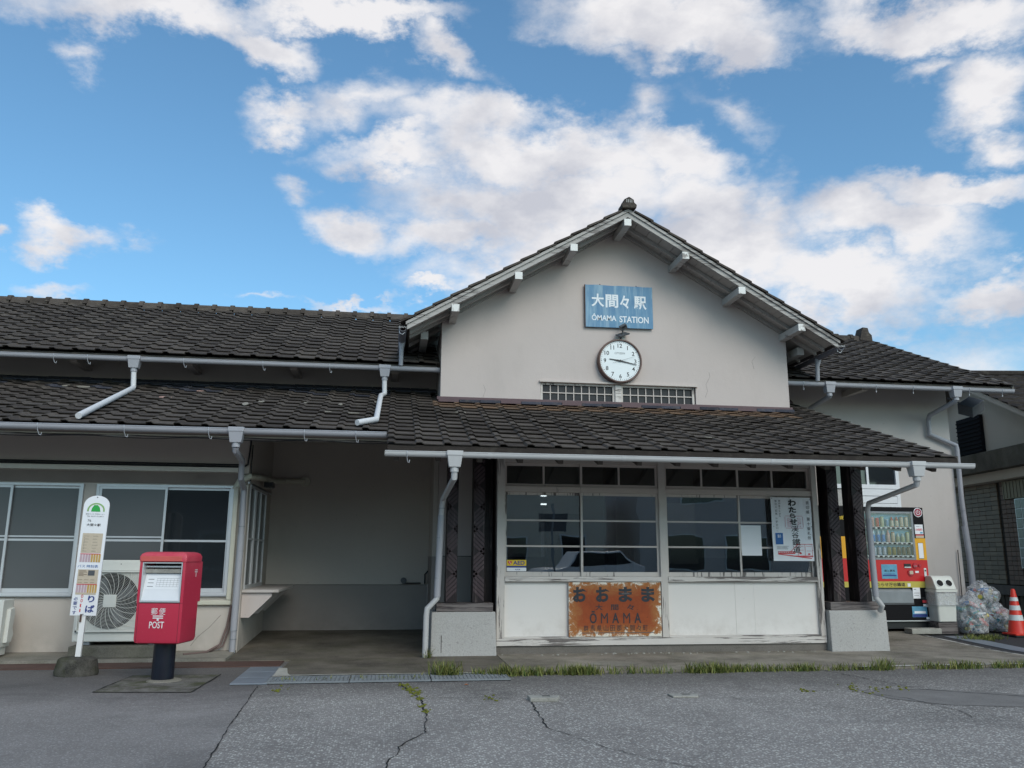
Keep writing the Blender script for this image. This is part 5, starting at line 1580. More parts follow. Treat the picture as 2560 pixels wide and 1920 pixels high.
for k in range(16):
    a0, a1 = R(-10 + 200 * k / 16), R(-10 + 200 * (k + 1) / 16)
    r0, r1 = .072, .088
    arc.add([(r0 * math.cos(a0), YB, 1.80 + r0 * math.sin(a0)), (r1 * math.cos(a0), YB, 1.80 + r1 * math.sin(a0)), (r1 * math.cos(a1), YB, 1.80 + r1 * math.sin(a1)), (r0 * math.cos(a1), YB, 1.80 + r0 * math.sin(a1))], [(0, 1, 2, 3)])
arc.build('logo_arc', 'lightgreen', g)
MB().prism([(-.048, 1.785), (.045, 1.785), (.035, 1.835), (.012, 1.862), (-.022, 1.862), (-.042, 1.825)], 'y', YB, YB + .001).build('logo_mountain', 'green', g)
text('phone_line', '電話でバス 予約センター', -.095, .095, 1.748, 1.763, YB, 'greyd', g); text('phone_line', 'TEL 0277-72-8011', -.085, .085, 1.722, 1.735, YB, 'greyd', g)
text('stop_number', '76', -.07, -.035, 1.665, 1.692, YB, 'ink', g); text('stop_name', '大間々駅', -.075, .065, 1.612, 1.645, YB, 'ink', g, .01)
MB().box(-.10, .10, YB, YB + .001, 1.30, 1.53).build('timetable', 'tan', g)
tt = MB()
for k in range(12): tt.box(-.085 + (k % 2) * .09, -.03 + (k % 2) * .09 - random.uniform(0, .02), YB - .001, YB, 1.32 + (k // 2) * .035, 1.323 + (k // 2) * .035)
for k in range(9): tt.box(-.08, -.075, YB - .001, YB, 1.33 + k * .018, 1.336 + k * .018)
tt.build('timetable_lines', 'greyd', g)
for (za, zb) in ((1.195, 1.285), (.845, .935)):
    for k in range(4): MB().box(-.10 + k * .027, -.078 + k * .027, YB, YB + .001, za, zb).build('timetable_column', 'mauve', g)
    for k in range(4): MB().box(.008 + k * .025, .028 + k * .025, YB, YB + .001, za, zb).build('timetable_column', 'ochre', g)
    MB().box(-.10, .10, YB - .0004, YB + .001, zb, zb + .008).build('heading_bar', 'redink', g)
text('mid_heading', 'バス 時刻表', -.11, .09, 1.130, 1.165, YB, 'blueink', g)
MB().box(-.10, .10, YB, YB + .001, .945, 1.11).build('fare_leaflet', 'tan', g)
MB().box(.0, .065, YB - .001, YB, 1.04, 1.10).build('leaflet_photo', 'greyd', g)
lf_ = MB()
for k in range(5): lf_.box(-.09, -.09 + random.uniform(.04, .08), YB - .001, YB, 1.035 + k * .014, 1.040 + k * .014)
for k in range(6): lf_.box(-.09 + (k % 3) * .06, -.05 + (k % 3) * .06, YB - .001, YB, .96 + (k // 3) * .03, .963 + (k // 3) * .03)
lf_.build('leaflet_text', 'rust', g)
MB().box(-.10, .10, YB, YB + .001, .822, .845).build('leaflet_foot', 'tan', g)
text('stop_word', 'り', .03, .095, .735, .812, YB, 'navy', g, .03); text('stop_word', 'ば', .015, .105, .62, .705, YB, 'navy', g, .03)
for ch, z in (('0', .785), ('0', .735), ('1', .68), ('1', .625)): text('red_digit', ch, -.04, -.018 if ch == '0' else -.028, z, z + .038, YB, 'redink', g, .01)
column('blue_line', '必要です', -.088, .795, .040, .052, YB, 'navy', g, .01)
for z in (1.955, .60): MB().tube([(0, -.019, z), (0, -.013, z)], .006, 8).build('bolt', 'greyd', g)
for ch in g.children:
    if ch.name.split('.')[0] in ('concrete_foot', 'pole', 'rust_stain'): continue
    for v in ch.data.vertices: v.co.z = .585 + (v.co.z - .585) * .885
g.rotation_euler = (0, R(1.1), 0)

# ------------------------------------------------------------------ air-conditioner outdoor units
g = empty('air_conditioner_unit', 'large off-white outdoor air conditioner with round fan grille behind the bus stop', 'air conditioner', (-3.10, 10.52, .22))
MB().box(-.46, .50, 0, .33, .0, .92).build('casing', 'offwhite', g, bevel=.012)
MB().box(-.455, .10 + .39, -.004, -.001, .80, .802).build('casing_seam', 'greyd', g)
MB().box(.305, .308, -.004, -.001, .02, .80).build('casing_seam', 'greyd', g)
cxf, czf = -.08, .455
disc(.315, -.006, -.002).build('fan_recess', 'black', g); o = [x for x in g.children if x.name.startswith('fan_recess')][0]; o.location = (cxf, 0, czf)
fbk = MB()
for k in range(4):
    a = R(90 * k + 20); d = Vector((math.cos(a), 0, math.sin(a))); p = Vector((-d.z, 0, d.x))
    fbk.add([d * .06 + p * .03 + Vector((0, -.0075, 0)), d * .26 + p * .12 + Vector((0, -.0075, 0)), d * .28 - p * .02 + Vector((0, -.0075, 0)), d * .06 - p * .03 + Vector((0, -.0075, 0))], [(0, 1, 2, 3)])
o = fbk.build('fan_blades', 'greyd', g); o.location = (cxf, 0, czf)
gf = MB()
s_ = .345
gf.box(-s_, s_, -.030, -.012, s_ - .018, s_); gf.box(-s_, s_, -.030, -.012, -s_, -s_ + .018); gf.box(-s_, -s_ + .018, -.030, -.012, -s_, s_); gf.box(s_ - .018, s_, -.030, -.012, -s_, s_)
o = gf.build('grille_frame', 'offwhite', g); o.location = (cxf, 0, czf)
gr = MB()
def clipsq(p, s=.335): return max(abs(p.x), abs(p.z)) < s
for k in range(24):      # swept spokes
    pts = []
    for q in range(15):
        r_ = .06 + q * .030; a = R(15 * k) + r_ * 1.9
        p = Vector((r_ * math.cos(a), -.024, r_ * math.sin(a)))
        if not clipsq(p): break
        pts.append(p)
    if len(pts) > 1: gr.tube(pts, .0026, 4, caps=False)
for q in range(26):
    r_ = .075 + q * .0145; seg = []
    for k in range(73):
        a = 2 * math.pi * k / 72; p = Vector((r_ * math.cos(a), -.022, r_ * math.sin(a)))
        if clipsq(p): seg.append(p)
        else:
            if len(seg) > 1: gr.tube(seg, .0019, 3, caps=False)
            seg = []
    if len(seg) > 1: gr.tube(seg, .0019, 3, caps=False)
o = gr.build('fan_grille', 'offwhite', g); o.location = (cxf, 0, czf)
o = MB().box(-.072, .072, -.034, -.020, -.072, .072).build('grille_badge', 'offwhite', g, bevel=.006); o.location = (cxf, 0, czf)
for x in (-.3, .0, .35): MB().tube([(x, -.004, .875), (x, .002, .875)], .006, 8).build('screw', 'greyd', g)
for x in (-.35, .38): MB().box(x, x + .08, .02, .31, -.035, -.001).build('foot', 'steel', g)
b = MB().box(-3.56, -2.60, 10.43, 10.96, .045, .180)
o = b.build('plinth', 'acbase', bevel=.015); recenter(o, (-3.08, 10.7, .045)); tag(o, 'stained mossy concrete plinth under the large air conditioner', 'plinth')
g = empty('air_conditioner_unit', 'small off-white outdoor unit cut by the left picture edge', 'air conditioner', (-4.62, 10.50, .16))
MB().box(-.42, .30, 0, .28, .0, .53).build('casing', 'offwhite', g, bevel=.010)
for k in range(5): MB().box(-.40, .26, -.003, -.001, .07 + k * .075, .073 + k * .075).build('casing_seam', 'greyd', g)
MB().box(-.1, .17, -.003, -.001, .445, .452).build('blue_mark', 'skyprint', g)
MB().tube([(.225, -.004, .40), (.225, .002, .40)], .012, 10).build('badge', 'charred', g)
b = MB(); b.prism([(.10, .42), (.20, .44), (.23, .36), (.20, .22), (.24, .14), (.20, .05), (.08, .05)], 'x', .30, .345)
b.build('valve_cover', 'offwhite', g, bevel=.008)
MB().box(-.4, .28, .02, .24, -.09, -.002).build('stand', 'offwhite', g, bevel=.01)

# ------------------------------------------------------------------ vending machines
VB = .20
g = empty('vending_machine', 'black, amber and red drinks vending machine with lit bottle display', 'vending machine', (7.84, 12.30, VB))
hw = .58; H_ = 1.80
b = MB(); b.box(-hw, hw, .06, .76, 0.05, H_ + .01); b.build('cabinet', 'black', g, bevel=.008)
# front door built round the display window and the delivery slot
wx0_, wx1_, wz0_, wz1_ = -.50, .395, .985, 1.735
def vb(a, c_, z0, z1, nm, mt, y0_=0.0, y1_=.058, **k): return MB().box(a, c_, y0_, y1_, z0, z1).build(nm, mt, g, **k)
vb(-hw, hw, wz1_ + .001, H_, 'door_top', 'black')
vb(-hw, wx0_ - .001, .985, wz1_, 'door_side', 'black')
vb(wx1_ + .001, hw, 1.32, wz1_, 'door_side', 'black')
vb(wx1_ + .001, hw, .985, 1.319, 'amber_panel', 'amber')
vb(-hw, hw, .655, .984, 'red_panel', 'red')
vb(-hw, hw, .560, .654, 'yellow_band', 'olive')
vb(-hw, hw, .07, .30, 'door_bottom', 'black'); vb(-hw, -.42, .301, .559, 'door_side', 'black'); vb(.30, hw, .301, .559, 'door_side', 'black')
vb(-.42, .30, .301, .559, 'delivery_recess', 'greyd', .035, .05)
MB().prism([(.0, .50), (.034, .54), (.034, .36), (.0, .33)], 'x', -.41, .29).build('delivery_flap', 'steel', g)
vb(-.41, .29, .305, .325, 'recess_lip', 'greyd', -.004, .03)
# display case
vb(wx0_, wx1_, wz0_, wz1_, 'display_back', 'skyprint', .054, .058)
vb(wx0_, wx1_, wz0_, wz0_ + .03, 'display_frame', 'steel', -.006, .05); 
MB().box(wx1_ - .035, wx1_, -.006, .05, wz0_ + .031, wz1_).build('display_frame', 'steel', g)
MB().box(wx0_, wx1_ - .036, .0, .05, wz1_ - .03, wz1_).build('display_frame', 'steel', g)
MB().box(wx0_, wx1_ - .036, -.006, -.003, wz0_ + .031, wz1_ - .03).build('display_glass', 'glass_clear', g)
btm = {}
def drink_mesh(key, col, h, can=False, capc=(.7, .7, .7)):
    if key in btm: return btm[key]
    b = MB(); r_ = .026
    if can: b.lathe([(r_ * .8, 0), (r_, .01), (r_, h - .012), (r_ * .8, h)], 10)
    else: b.lathe([(r_ * .85, 0), (r_, .01), (r_, h * .62), (r_ * .75, h * .74), (r_ * .42, h * .88), (r_ * .42, h * .97), (r_ * .38, h)], 10)
    me = b.mesh('drink_' + key, smooth=True)
    me.materials.append(simple('drink_' + key, col, .25, var=.05, spec=.5)); me.materials.append(simple('label_' + key, capc, .4, var=.1))
    for p in me.polygons:
        zc = p.center.z
        if h * .28 < zc < h * .55: p.material_index = 1
    btm[key] = me
    return me
kinds = {'cola': ((.025, .012, .01), .20, False, (.10, .10, .11)), 'redcan': ((.55, .02, .03), .14, True, (.5, .03, .05)), 'pinkcan': ((.50, .16, .20), .15, True, (.6, .3, .3)),
         'greencan': ((.30, .40, .15), .16, True, (.5, .5, .35)), 'whitecan': ((.50, .62, .66), .12, True, (.15, .3, .5)), 'redbottle': ((.45, .05, .03), .16, False, (.65, .55, .45)),
         'coffee': ((.28, .10, .05), .16, True, (.6, .5, .4)), 'tea': ((.42, .30, .06), .19, False, (.6, .55, .4)), 'water': ((.42, .52, .58), .19, False, (.06, .25, .60)),
         'peach': ((.62, .32, .30), .19, False, (.65, .45, .42)), 'darkcan': ((.05, .05, .055), .13, True, (.15, .14, .12)), 'bluecan': ((.05, .14, .40), .13, True, (.45, .5, .6)),
         'gold': ((.12, .11, .05), .13, True, (.3, .26, .1)), 'clear': ((.45, .50, .48), .14, False, (.4, .45, .3))}
rowsD = [(1.50, ['cola', 'cola', 'pinkcan', 'redcan', 'greencan', 'whitecan', 'redbottle', 'redbottle', 'coffee', 'coffee']),
         (1.26, ['tea', 'tea', 'water', 'water', 'water', 'peach', 'coffee', 'clear', 'clear', 'greencan']),
         (1.06, ['darkcan', 'darkcan', 'bluecan', 'bluecan', 'bluecan', 'gold', 'gold', 'darkcan', 'darkcan', 'darkcan'])]
for zr, lst in rowsD:
    vb(wx0_ + .001, wx1_ - .037, zr - .035, zr - .006, 'shelf', 'white', .001, .052)
    for i, kd in enumerate(lst):
        x = wx0_ + .05 + i * .083
        col, h, can, cc = kinds[kd]
        link('can' if can else 'bottle', drink_mesh(kd, col, h, can, cc), g, (x, .028, zr - .005))
        MB().box(x - .022, x + .022, -.014, -.0065, zr - .035, zr - .012).build('select_button', 'greyd' if (i % 3) else 'charred', g, bevel=.004)
# details of the door
o = disc(.072, -.008, -.001).build('round_badge', 'paper', g); o.location = (.49, 0, 1.725)
o = disc(.062, -.010, -.008).build('badge_disc', simple('maroon', (.30, .03, .06), .4), g); o.location = (.49, 0, 1.725)
tb = MB()
for k in range(22):
    a0, a1 = R(130 + 280 * k / 22), R(130 + 280 * (k + 1) / 22)
    tb.add([(.030 * math.cos(a0), -.011, .030 * math.sin(a0)), (.038 * math.cos(a0), -.011, .038 * math.sin(a0)), (.038 * math.cos(a1), -.011, .038 * math.sin(a1)), (.030 * math.cos(a1), -.011, .030 * math.sin(a1))], [(0, 1, 2, 3)])
tb.box(-.004, .004, -.0115, -.0105, -.01, .042)
o = tb.build('power_symbol', 'paper', g); o.location = (.49, 0, 1.725)
vb(.415, .555, 1.385, 1.535, 'sticker', 'paper', -.003, -.001); text('sticker_text', '1本無料!', .425, .545, 1.435, 1.475, -.0035, 'redink', g, .02); text('sticker_text', '自販機アプリ', .44, .53, 1.497, 1.512, -.0035, 'greyd', g)
vb(.50, .545, 1.395, 1.42, 'sticker', 'skyprint', -.004, -.003)
vb(.42, .56, 1.325, 1.375, 'sticker', 'tan', -.003, -.001); vb(.42, .56, 1.362, 1.378, 'sticker', 'redink', -.004, -.0032)
vb(.445, .525, 1.01, 1.245, 'card_reader', 'paper', -.006, -.001); vb(.443, .530, 1.004, 1.25, 'reader_frame', 'black', -.003, -.001)
for (x, z, r_) in ((.36, .895, .042), (.44, .90, .025), (.28, .79, .055)):
    o = disc(r_, -.012, -.001, 24).build('coin_bezel', simple('dark_red', (.35, .015, .03), .3), g); o.location = (x, 0, z)
    o = disc(r_ * .72, -.014, -.012, 24).build('bezel_disc', simple('crimson', (.50, .03, .05), .35), g); o.location = (x, 0, z)
vb(.25, .31, .765, .815, 'coin_tray', 'tan', -.018, -.0145)
vb(.33, .385, .885, .895, 'coin_slot', 'steel', -.019, -.0145)
vb(.175, .285, .880, .925, 'bill_slot', 'charred', -.010, -.001); vb(.175, .285, .862, .879, 'bill_lip', 'alu', -.012, -.001)
vb(.355, .415, .785, .815, 'sticker', 'paper', -.003, -.001)
vb(.505, .545, .72, .86, 'lock_plate', 'alu', -.006, -.001, bevel=.002); o = disc(.012, -.012, -.006, 12).build('lock', 'charred', g); o.location = (.525, 0, .82)
vb(-.215, .05, .695, .915, 'photo_sticker', 'skyprint', -.003, -.001)
text('sticker_text', '森と清流', -.17, .01, .80, .835, -.0035, 'charred', g, .02); vb(-.20, .03, .735, .755, 'sticker_line', 'navy', -.004, -.0032); vb(-.18, .01, .765, .772, 'sticker_line', 'navy', -.004, -.0032)
text('band_lettering', 'わたらせ渓谷鐵道', -.385, .165, .578, .638, -.0015, 'ink', g, .015)
vb(.205, .255, .575, .625, 'sticker', 'paper', -.003, -.001)
vb(.28, .405, .395, .56, 'notice', 'paper', -.006, -.003); vb(.30, .39, .475, .481, 'notice_line', 'greyd', -.007, -.006); vb(.30, .38, .44, .445, 'notice_line', 'greyd', -.007, -.006); vb(.30, .34, .53, .538, 'notice_line', 'greyd', -.007, -.006)
vb(.43, .52, .33, .37, 'change_tray', 'redink', -.008, -.001); vb(.43, .52, .371, .415, 'change_recess', 'charred', -.003, -.001)
vb(.44, .52, .265, .31, 'sticker', 'paper', -.003, -.001)
vb(.245, .495, .115, .275, 'photo_sticker', 'skyprint', -.003, -.001); vb(.25, .49, .118, .16, 'photo_train', 'navy', -.004, -.0032); vb(.28, .47, .17, .205, 'photo_train', 'paper', -.004, -.0032)
vb(.475, .555, .08, .115, 'sticker', 'paper', -.003, -.001)
vb(-hw, hw, .052, .066, 'bottom_trim', 'alu', .0, .056); vb(-hw + .01, hw - .01, -.06, .050, 'base', 'charred', .05, .72)
for sx_ in (-.5, .46): MB().box(sx_, sx_ + .05, .02, .10, -.10, -.061).build('levelling_foot', 'steel', g)
g2 = empty('vending_machine', 'black, amber and red vending machine half hidden behind the dark pillars', 'vending machine', (6.57, 12.30, VB))
g_ = g; g = g2
MB().box(-.58, .58, .03, .74, -.02, 1.82).build('cabinet', 'black', g, bevel=.02)
vb(-.57, .50, 1.005, 1.34, 'amber_panel', 'amber', 0, .029); vb(.502, .575, 1.005, 1.34, 'amber_edge', 'amber', .004, .029)
vb(-.57, .50, .65, 1.004, 'red_panel', 'red', 0, .029); vb(.502, .575, .65, 1.004, 'red_edge', 'red', .004, .029)
vb(-.57, .50, .565, .649, 'yellow_band', 'olive', 0, .029); vb(.502, .575, .565, .649, 'yellow_edge', 'olive', .004, .029)
vb(-.57, .575, .0, .564, 'door_bottom', 'black', .002, .029); vb(-.57, .575, 1.341, 1.80, 'door_top', 'black', .002, .029)
text('corner_text', '自販', .40, .50, 1.60, 1.66, .0, 'yellow', g, .02)
g = g_
# supports
b = MB().box(7.87, 8.36, 12.02, 12.22, .085, .165); o = b.build('support_block', 'oldconc', bevel=.01); recenter(o, (8.1, 12.12, .085)); tag(o, 'grey concrete block under the front of the vending machine', 'concrete block')
b = MB().box(8.37, 8.69, 12.10, 12.45, .08, .262); o = b.build('timber_block', 'beamwood', bevel=.008); recenter(o, (8.53, 12.27, .08)); tag(o, 'dark weathered timber block under the recycling bin', 'timber block')

# recycling bin
g = empty('recycling_bin', 'off-white bottle recycling bin with two round holes beside vending machine', 'bin', (8.52, 12.20, .264))
def rrz(hx, hy, r_, n=4): return rr_poly(-hx, hx, -hy, hy, r_, r_, n)
loft([(rrz(.150, .13, .03), 0), (rrz(.172, .15, .03), .42)]).build('bin_body', 'offwhite', g, smooth=True)
loft([(rrz(.19, .17, .03), .44), (rrz(.19, .17, .03), .475)]).build('lid_rim', 'offwhite', g, smooth=True)
b = MB()
b.prism([(-.165, .476), (-.075, .655), (-.04, .68), (.09, .68), (.16, .476)], 'x', -.172, .172)
b.build('lid', 'offwhite', g, bevel=.02)
for x in (-.078, .072):
    o = disc(.058, -.006, .004, 28).build('hole_rim', 'white', g); o.location = (x, -.121, .570); o.rotation_euler = (R(-26.6), 0, 0)
    o = disc(.050, -.010, -.005, 28).build('hole', 'black', g); o.location = (x, -.121, .570); o.rotation_euler = (R(-26.6), 0, 0)
loft([(rrz(.190, .165, .04), .24), (rrz(.186, .160, .04), .34), (rrz(.188, .166, .04), .445)]).build('liner_bag', 'poly', g, smooth=True)

# rubbish bags
def rubbish(x, y, z, rx_, ry_, rz_, lab, seed, neck=True):
    rnd = random.Random(seed)
    g = empty('rubbish_bag', lab, 'rubbish bag', (x, y, z), group='clear bags of empty bottles')
    bm = bmesh.new(); bmesh.ops.create_icosphere(bm, subdivisions=5, radius=1)
    from mathutils import noise as nz
    for v in bm.verts:
        p = v.co.copy()
        k = 1 + .16 * nz.noise(p * 1.6 + Vector((seed, 0, 0))) + .07 * nz.noise(p * 5 + Vector((0, seed, 0))) + .025 * abs(nz.noise(Vector((p.x * 14, p.y * 14, p.z * 4))))
        p = p * k
        if p.z < -.62: p.z = -.62 + (p.z + .62) * .15
        if neck and p.z > .72: p.x *= .75; p.y *= .75; p.z *= 1.05
        v.co = Vector((p.x * rx_, p.y * ry_, (p.z + .66) * rz_))
    me = bpy.data.meshes.new('bag_skin'); bm.to_mesh(me); bm.free()
    me.polygons.foreach_set('use_smooth', [True] * len(me.polygons)); me.materials.append(M['poly'])
    link('bag_skin', me, g)
    b = MB()
    for _ in range(62):
        while True:
            q = Vector((rnd.uniform(-1, 1), rnd.uniform(-1, 1), rnd.uniform(-.6, .85)))
            if q.length < .86 and q.length > .35: break
        c_ = Vector((q.x * rx_ * .93, q.y * ry_ * .93, (q.z + .64) * rz_ * .95))
        d = Vector((rnd.gauss(0, 1), rnd.gauss(0, 1), rnd.gauss(0, .6))).normalized() * rnd.uniform(.05, .09)
        r_ = rnd.uniform(.024, .036)
        c_.z = max(c_.z, .03)
        p0, p1 = c_ - d, c_ + d
        p0.z = max(p0.z, .02); p1.z = max(p1.z, .02)
        b.tube([p0, p0.lerp(p1, .7), p0.lerp(p1, .85), p1], r_, 8, rs=[r_, r_, r_ * .5, r_ * .45])
    o = b.build('bag_contents', 'trash', g, smooth=True); o['kind'] = 'stuff'
    return g
rubbish(8.93, 12.10, .085, .24, .22, .36, 'bulging clear bag of bottles next to the recycling bin', 3)
rubbish(9.56, 12.35, .085, .25, .22, .25, 'lower clear bag of bottles behind the traffic cone', 11)
rubbish(9.55, 12.62, .42, .27, .22, .25, 'upper clear bag of bottles heaped on the bag behind the cone', 19)
rubbish(9.75, 12.80, .09, .20, .2, .25, 'clear bag of bottles against the wall under the upper bag', 23)

# traffic cone
g = empty('traffic_cone', 'red traffic cone with three white reflective bands', 'traffic cone', (9.50, 11.86, .058))
def cr_(z): return .128 - (z - .05) / .64 * .098
n = 28
MB().prism(rrz(.17, .17, .03), 'z', 0, .022).build('weight_base', 'charred', g)
MB().prism(rrz(.155, .155, .03), 'z', .023, .048).build('base', 'cone', g, bevel=.006)
MB().lathe([(cr_(.049) + .004, .049), (cr_(.06), .06), (cr_(.68), .68), (.024, .695), (.012, .70)], n).build('cone_body', 'cone', g, smooth=True)
for (a, c_) in ((.235, .315), (.385, .455), (.52, .575)):
    MB().lathe([(cr_(a) + .0025, a), (cr_(c_) + .0025, c_)], n).build('reflective_band', 'stripe', g, smooth=True)

# ------------------------------------------------------------------ neighbouring building on the right
NB = empty('neighbouring_building', 'neighbouring building with tiled lower wall and cream gable at right edge', 'building', (12.1, 15.0, 0))
ang = math.atan2(.148, 1.0)
NX, NY = 12.2, 16.0
RM = Matrix.Rotation(-ang, 4, 'Z')
class Nb(MB):
    """u runs along the wall towards the camera from (NX, NY); v is depth behind the face (to the right)"""
    def build(s, name, mat, parent=None, **k):
        out = []
        for v_, u, z in s.v:
            x = NX - math.sin(ang) * u + math.cos(ang) * v_; y = NY - math.cos(ang) * u - math.sin(ang) * v_
            out.append((x - 12.1, y - 15.0, z))
        s.v = out
        return MB.build(s, name, mat, parent or NB, **k)
# rows: box(v0, v1, u0, u1, z0, z1)
Nb().box(.03, 6, -1.5, 6.5, .0, 2.72).build('lower_wall', 'mortar')
Nb().box(-.45, 6, -2.2, 7.5, 2.90, 3.28).build('eave_band', 'band_conc', bevel=.01)
Nb().box(-.25, 6, -2.0, 7.4, 2.72, 2.90).build('eave_soffit', 'wall_pale')
# wall tiles in rows
tm = MB().box(0, .025, 0, .236, 0, .084).mesh('wall_tile', bevel=.003, seg=1); tm.materials.append(M['walltile'])
tn = MB().box(0, .025, 0, .150, 0, .082).mesh('wall_tile', bevel=.003, seg=1); tn.materials.append(M['browntile'])
cnt = 0
for r_ in range(22):
    z = .72 + r_ * .091
    for c_ in range(9):
        u = -.90 + c_ * .24
        if u > .70: continue
        v0 = .002 + (0.004 if (r_ + c_) % 3 else 0)
        loc = Vector((NX - math.sin(ang) * u + math.cos(ang) * v0, NY - math.cos(ang) * u - math.sin(ang) * v0, z))
        o = link('wall_tile', tm, NB, (loc.x - 12.1, loc.y - 15, z), (0, 0, math.pi - ang)); o.scale = (-1, 1, 1)
        cnt += 1
    for c_ in range(3):
        u = .89 + c_ * .158; v0 = .006
        loc = Vector((NX - math.sin(ang) * u + math.cos(ang) * v0, NY - math.cos(ang) * u - math.sin(ang) * v0, z))
        o = link('wall_tile', tn, NB, (loc.x - 12.1, loc.y - 15, z), (0, 0, math.pi - ang)); o.scale = (-1, 1, 1)
Nb().box(-.06, .03, -1, 6, .52, .70).build('plinth_band', 'sillconc')
for k in range(22):
    Nb().box(.0, .029, -.6 + k * .16, -.6 + k * .16 + .12, .08, .515).build('plinth_rib', 'band_conc')
Nb().box(-.06, .029, 1.09, 4.0, 2.36, 2.70).build('lintel', 'listel')
for k in range(9): Nb().box(-.066, -.061, 1.13 + k * .11, 1.135 + k * .11, 2.37, 2.69).build('lintel_joint', 'mortar')
fr_ = Nb().box(-.02, .028, 1.375, 4.0, 1.02, 2.35).build('glass_block_window', 'charred')
for r_ in range(7):
    for c_ in range(5):
        Nb().box(-.035, -.021, 1.41 + c_ * .19, 1.585 + c_ * .19, 1.055 + r_ * .185, 1.225 + r_ * .185).build('glass_block', 'glassblock', fr_, bevel=.006)
for r_ in range(8): Nb().box(-.030, -.0205, 1.39, 2.4, 1.038 + r_ * .185, 1.052 + r_ * .185).build('grid_bar', 'alu', fr_)
for c_ in range(6): Nb().box(-.031, -.0205, 1.393 + c_ * .19, 1.407 + c_ * .19, 1.03, 2.34).build('grid_bar', 'alu', fr_)
Nb().box(-.03, .028, 1.45, 3.5, .74, .96).build('vent_panel', 'steel')
for k in range(5): Nb().box(-.036, -.031, 1.55, 2.2, .77 + k * .036, .782 + k * .036).build('vent_slot', 'black')
# cream gable wall and louvre
def nz_(u): return 4.48 - .463 * (u - 1.08)      # underside of the roof along u; ridge at u = -.1
ZR = nz_(-.1)
Nb().prism([(-2.5, 3.281), (2.9, 3.281), (2.9, nz_(2.9) + .01), (-.1, ZR + .01), (-2.5, ZR - 1.10)], 'x', .10, .30).build('gable_wall', 'wall_pale')
lv = Nb().box(.02, .09, -.50, .42, 3.29, 4.18).build('louvre', 'louvre_dark')
for k in range(10): Nb().box(-.01, .018, -.48, .40, 3.32 + k * .085, 3.34 + k * .085).build('louvre_slat', 'louvre_dark', lv)
nroof = Nb().prism([(-3.0, ZR - 1.34), (-.1, ZR + .002), (3.0, nz_(3.0) + .002), (3.0, nz_(3.0) + .09), (-.1, ZR + .09), (-3.0, ZR - 1.25)], 'x', -.32, 6).build('roof', 'underroof')
Nb().prism([(-.1, ZR - .03), (3.02, nz_(3.02) - .03), (3.02, nz_(3.02) + .075), (-.1, ZR + .075)], 'x', -.36, -.325).build('bargeboard', 'wall_pale')
b = Nb()
for r_ in range(11):
    u = -.1 + r_ * .285
    for c_ in range(20):
        v0 = -.42 + c_ * .30
        za, zb = nz_(u) + .10, nz_(u + .30) + .135
        b.add([(v0, u, za), (v0 + .09, u, za + .03), (v0 + .295, u, za), (v0, u + .31, zb), (v0 + .09, u + .31, zb + .03), (v0 + .295, u + .31, zb), (v0, u + .31, zb - .03), (v0 + .295, u + .31, zb - .03)],
              [(0, 1, 4, 3), (1, 2, 5, 4), (3, 4, 5, 7, 6)])
o = b.build('roof_tiles', 'tile_dark', nroof); o['kind'] = 'stuff'
Nb().tube([(-.42, -.1, ZR + .14), (6, -.1, ZR + .14)], .075, 10).build('ridge_cap', 'tile_dark', nroof)
# grey lamp box hung at the corner
g = empty('floodlight_box', 'grey box-shaped floodlight hanging under the right wing eave corner', 'lamp', (10.05, 13.05, 3.74))
b = MB().box(-.16, .16, -.14, .14, -.10, .10); o = b.build('housing', 'greyd', g, bevel=.006); o.location = (0, 0, .08); o.rotation_euler = (R(25), R(-28), R(10))
b = MB().box(-.15, .15, -.146, -.141, -.13, .13) ; 
o = MB().box(-.15, .15, -.13, .13, -.104, -.101).build('front_glass', simple('lamp_glass', (.24, .30, .30), .2), g); o.location = (0, 0, .08); o.rotation_euler = (R(25), R(-28), R(10))
MB().tube([(-.1, .1, .15), (-.35, .12, .25)], .015, 8).build('arm', 'greyd', g)

# ------------------------------------------------------------------ across the street (seen reflected in the glass)
def far_block(name, lab, x0, x1, y0, y1, h, mat, wins_):
    g = empty(name, lab, 'building', ((x0 + x1) / 2, (y0 + y1) / 2, 0))
    cx, cy = (x0 + x1) / 2, (y0 + y1) / 2
    MB().box(x0 - cx, x1 - cx, y0 - cy, y1 - cy, 0, h).build('wall', mat, g)
    MB().box(x0 - cx - .2, x1 - cx + .2, y0 - cy - .2, y1 - cy + .2, h, h + .25).build('roof', 'greyd', g)
    for (a, c_, z0, z1) in wins_:
        w_ = MB().box(a - cx, c_ - cx, y1 - cy + .001, y1 - cy + .06, z0, z1).build('window', 'alu', g)
        MB().box(a - cx + .06, c_ - cx - .06, y1 - cy + .061, y1 - cy + .07, z0 + .06, z1 - .06).build('pane', 'pane_dark', g and w_)
    return g
far_block('shop_building', 'cream shop building across the street reflected in the porch windows', -3.5, 3.6, -22, -14, 5.2, 'shop_cream', [(-2.6, -1.2, .9, 2.0), (-.4, .5, .2, 2.2), (1.2, 2.9, 1.0, 2.0), (-2, -.8, 3.3, 4.3), (1.0, 2.4, 3.3, 4.3)])
far_block('house', 'grey house across the street reflected in the right porch windows', 4.3, 9.5, -21, -15, 4.2, 'wall_pale', [(5.0, 6.0, .9, 2.1), (7.4, 8.6, .3, 2.2)])
far_block('house', 'tall grey house across the street reflected in the window glass', 11, 19, -24, -15, 6.0, 'wall_grey', [(12, 14, .6, 2.2), (15, 17, .6, 2.2), (13, 15, 3.6, 4.8)])
far_block('house', 'low brown house across the street reflected in the left window', -14, -5, -24, -16, 4.0, 'brownband', [(-12, -10, .6, 2.2), (-8, -6, .6, 2.2)])
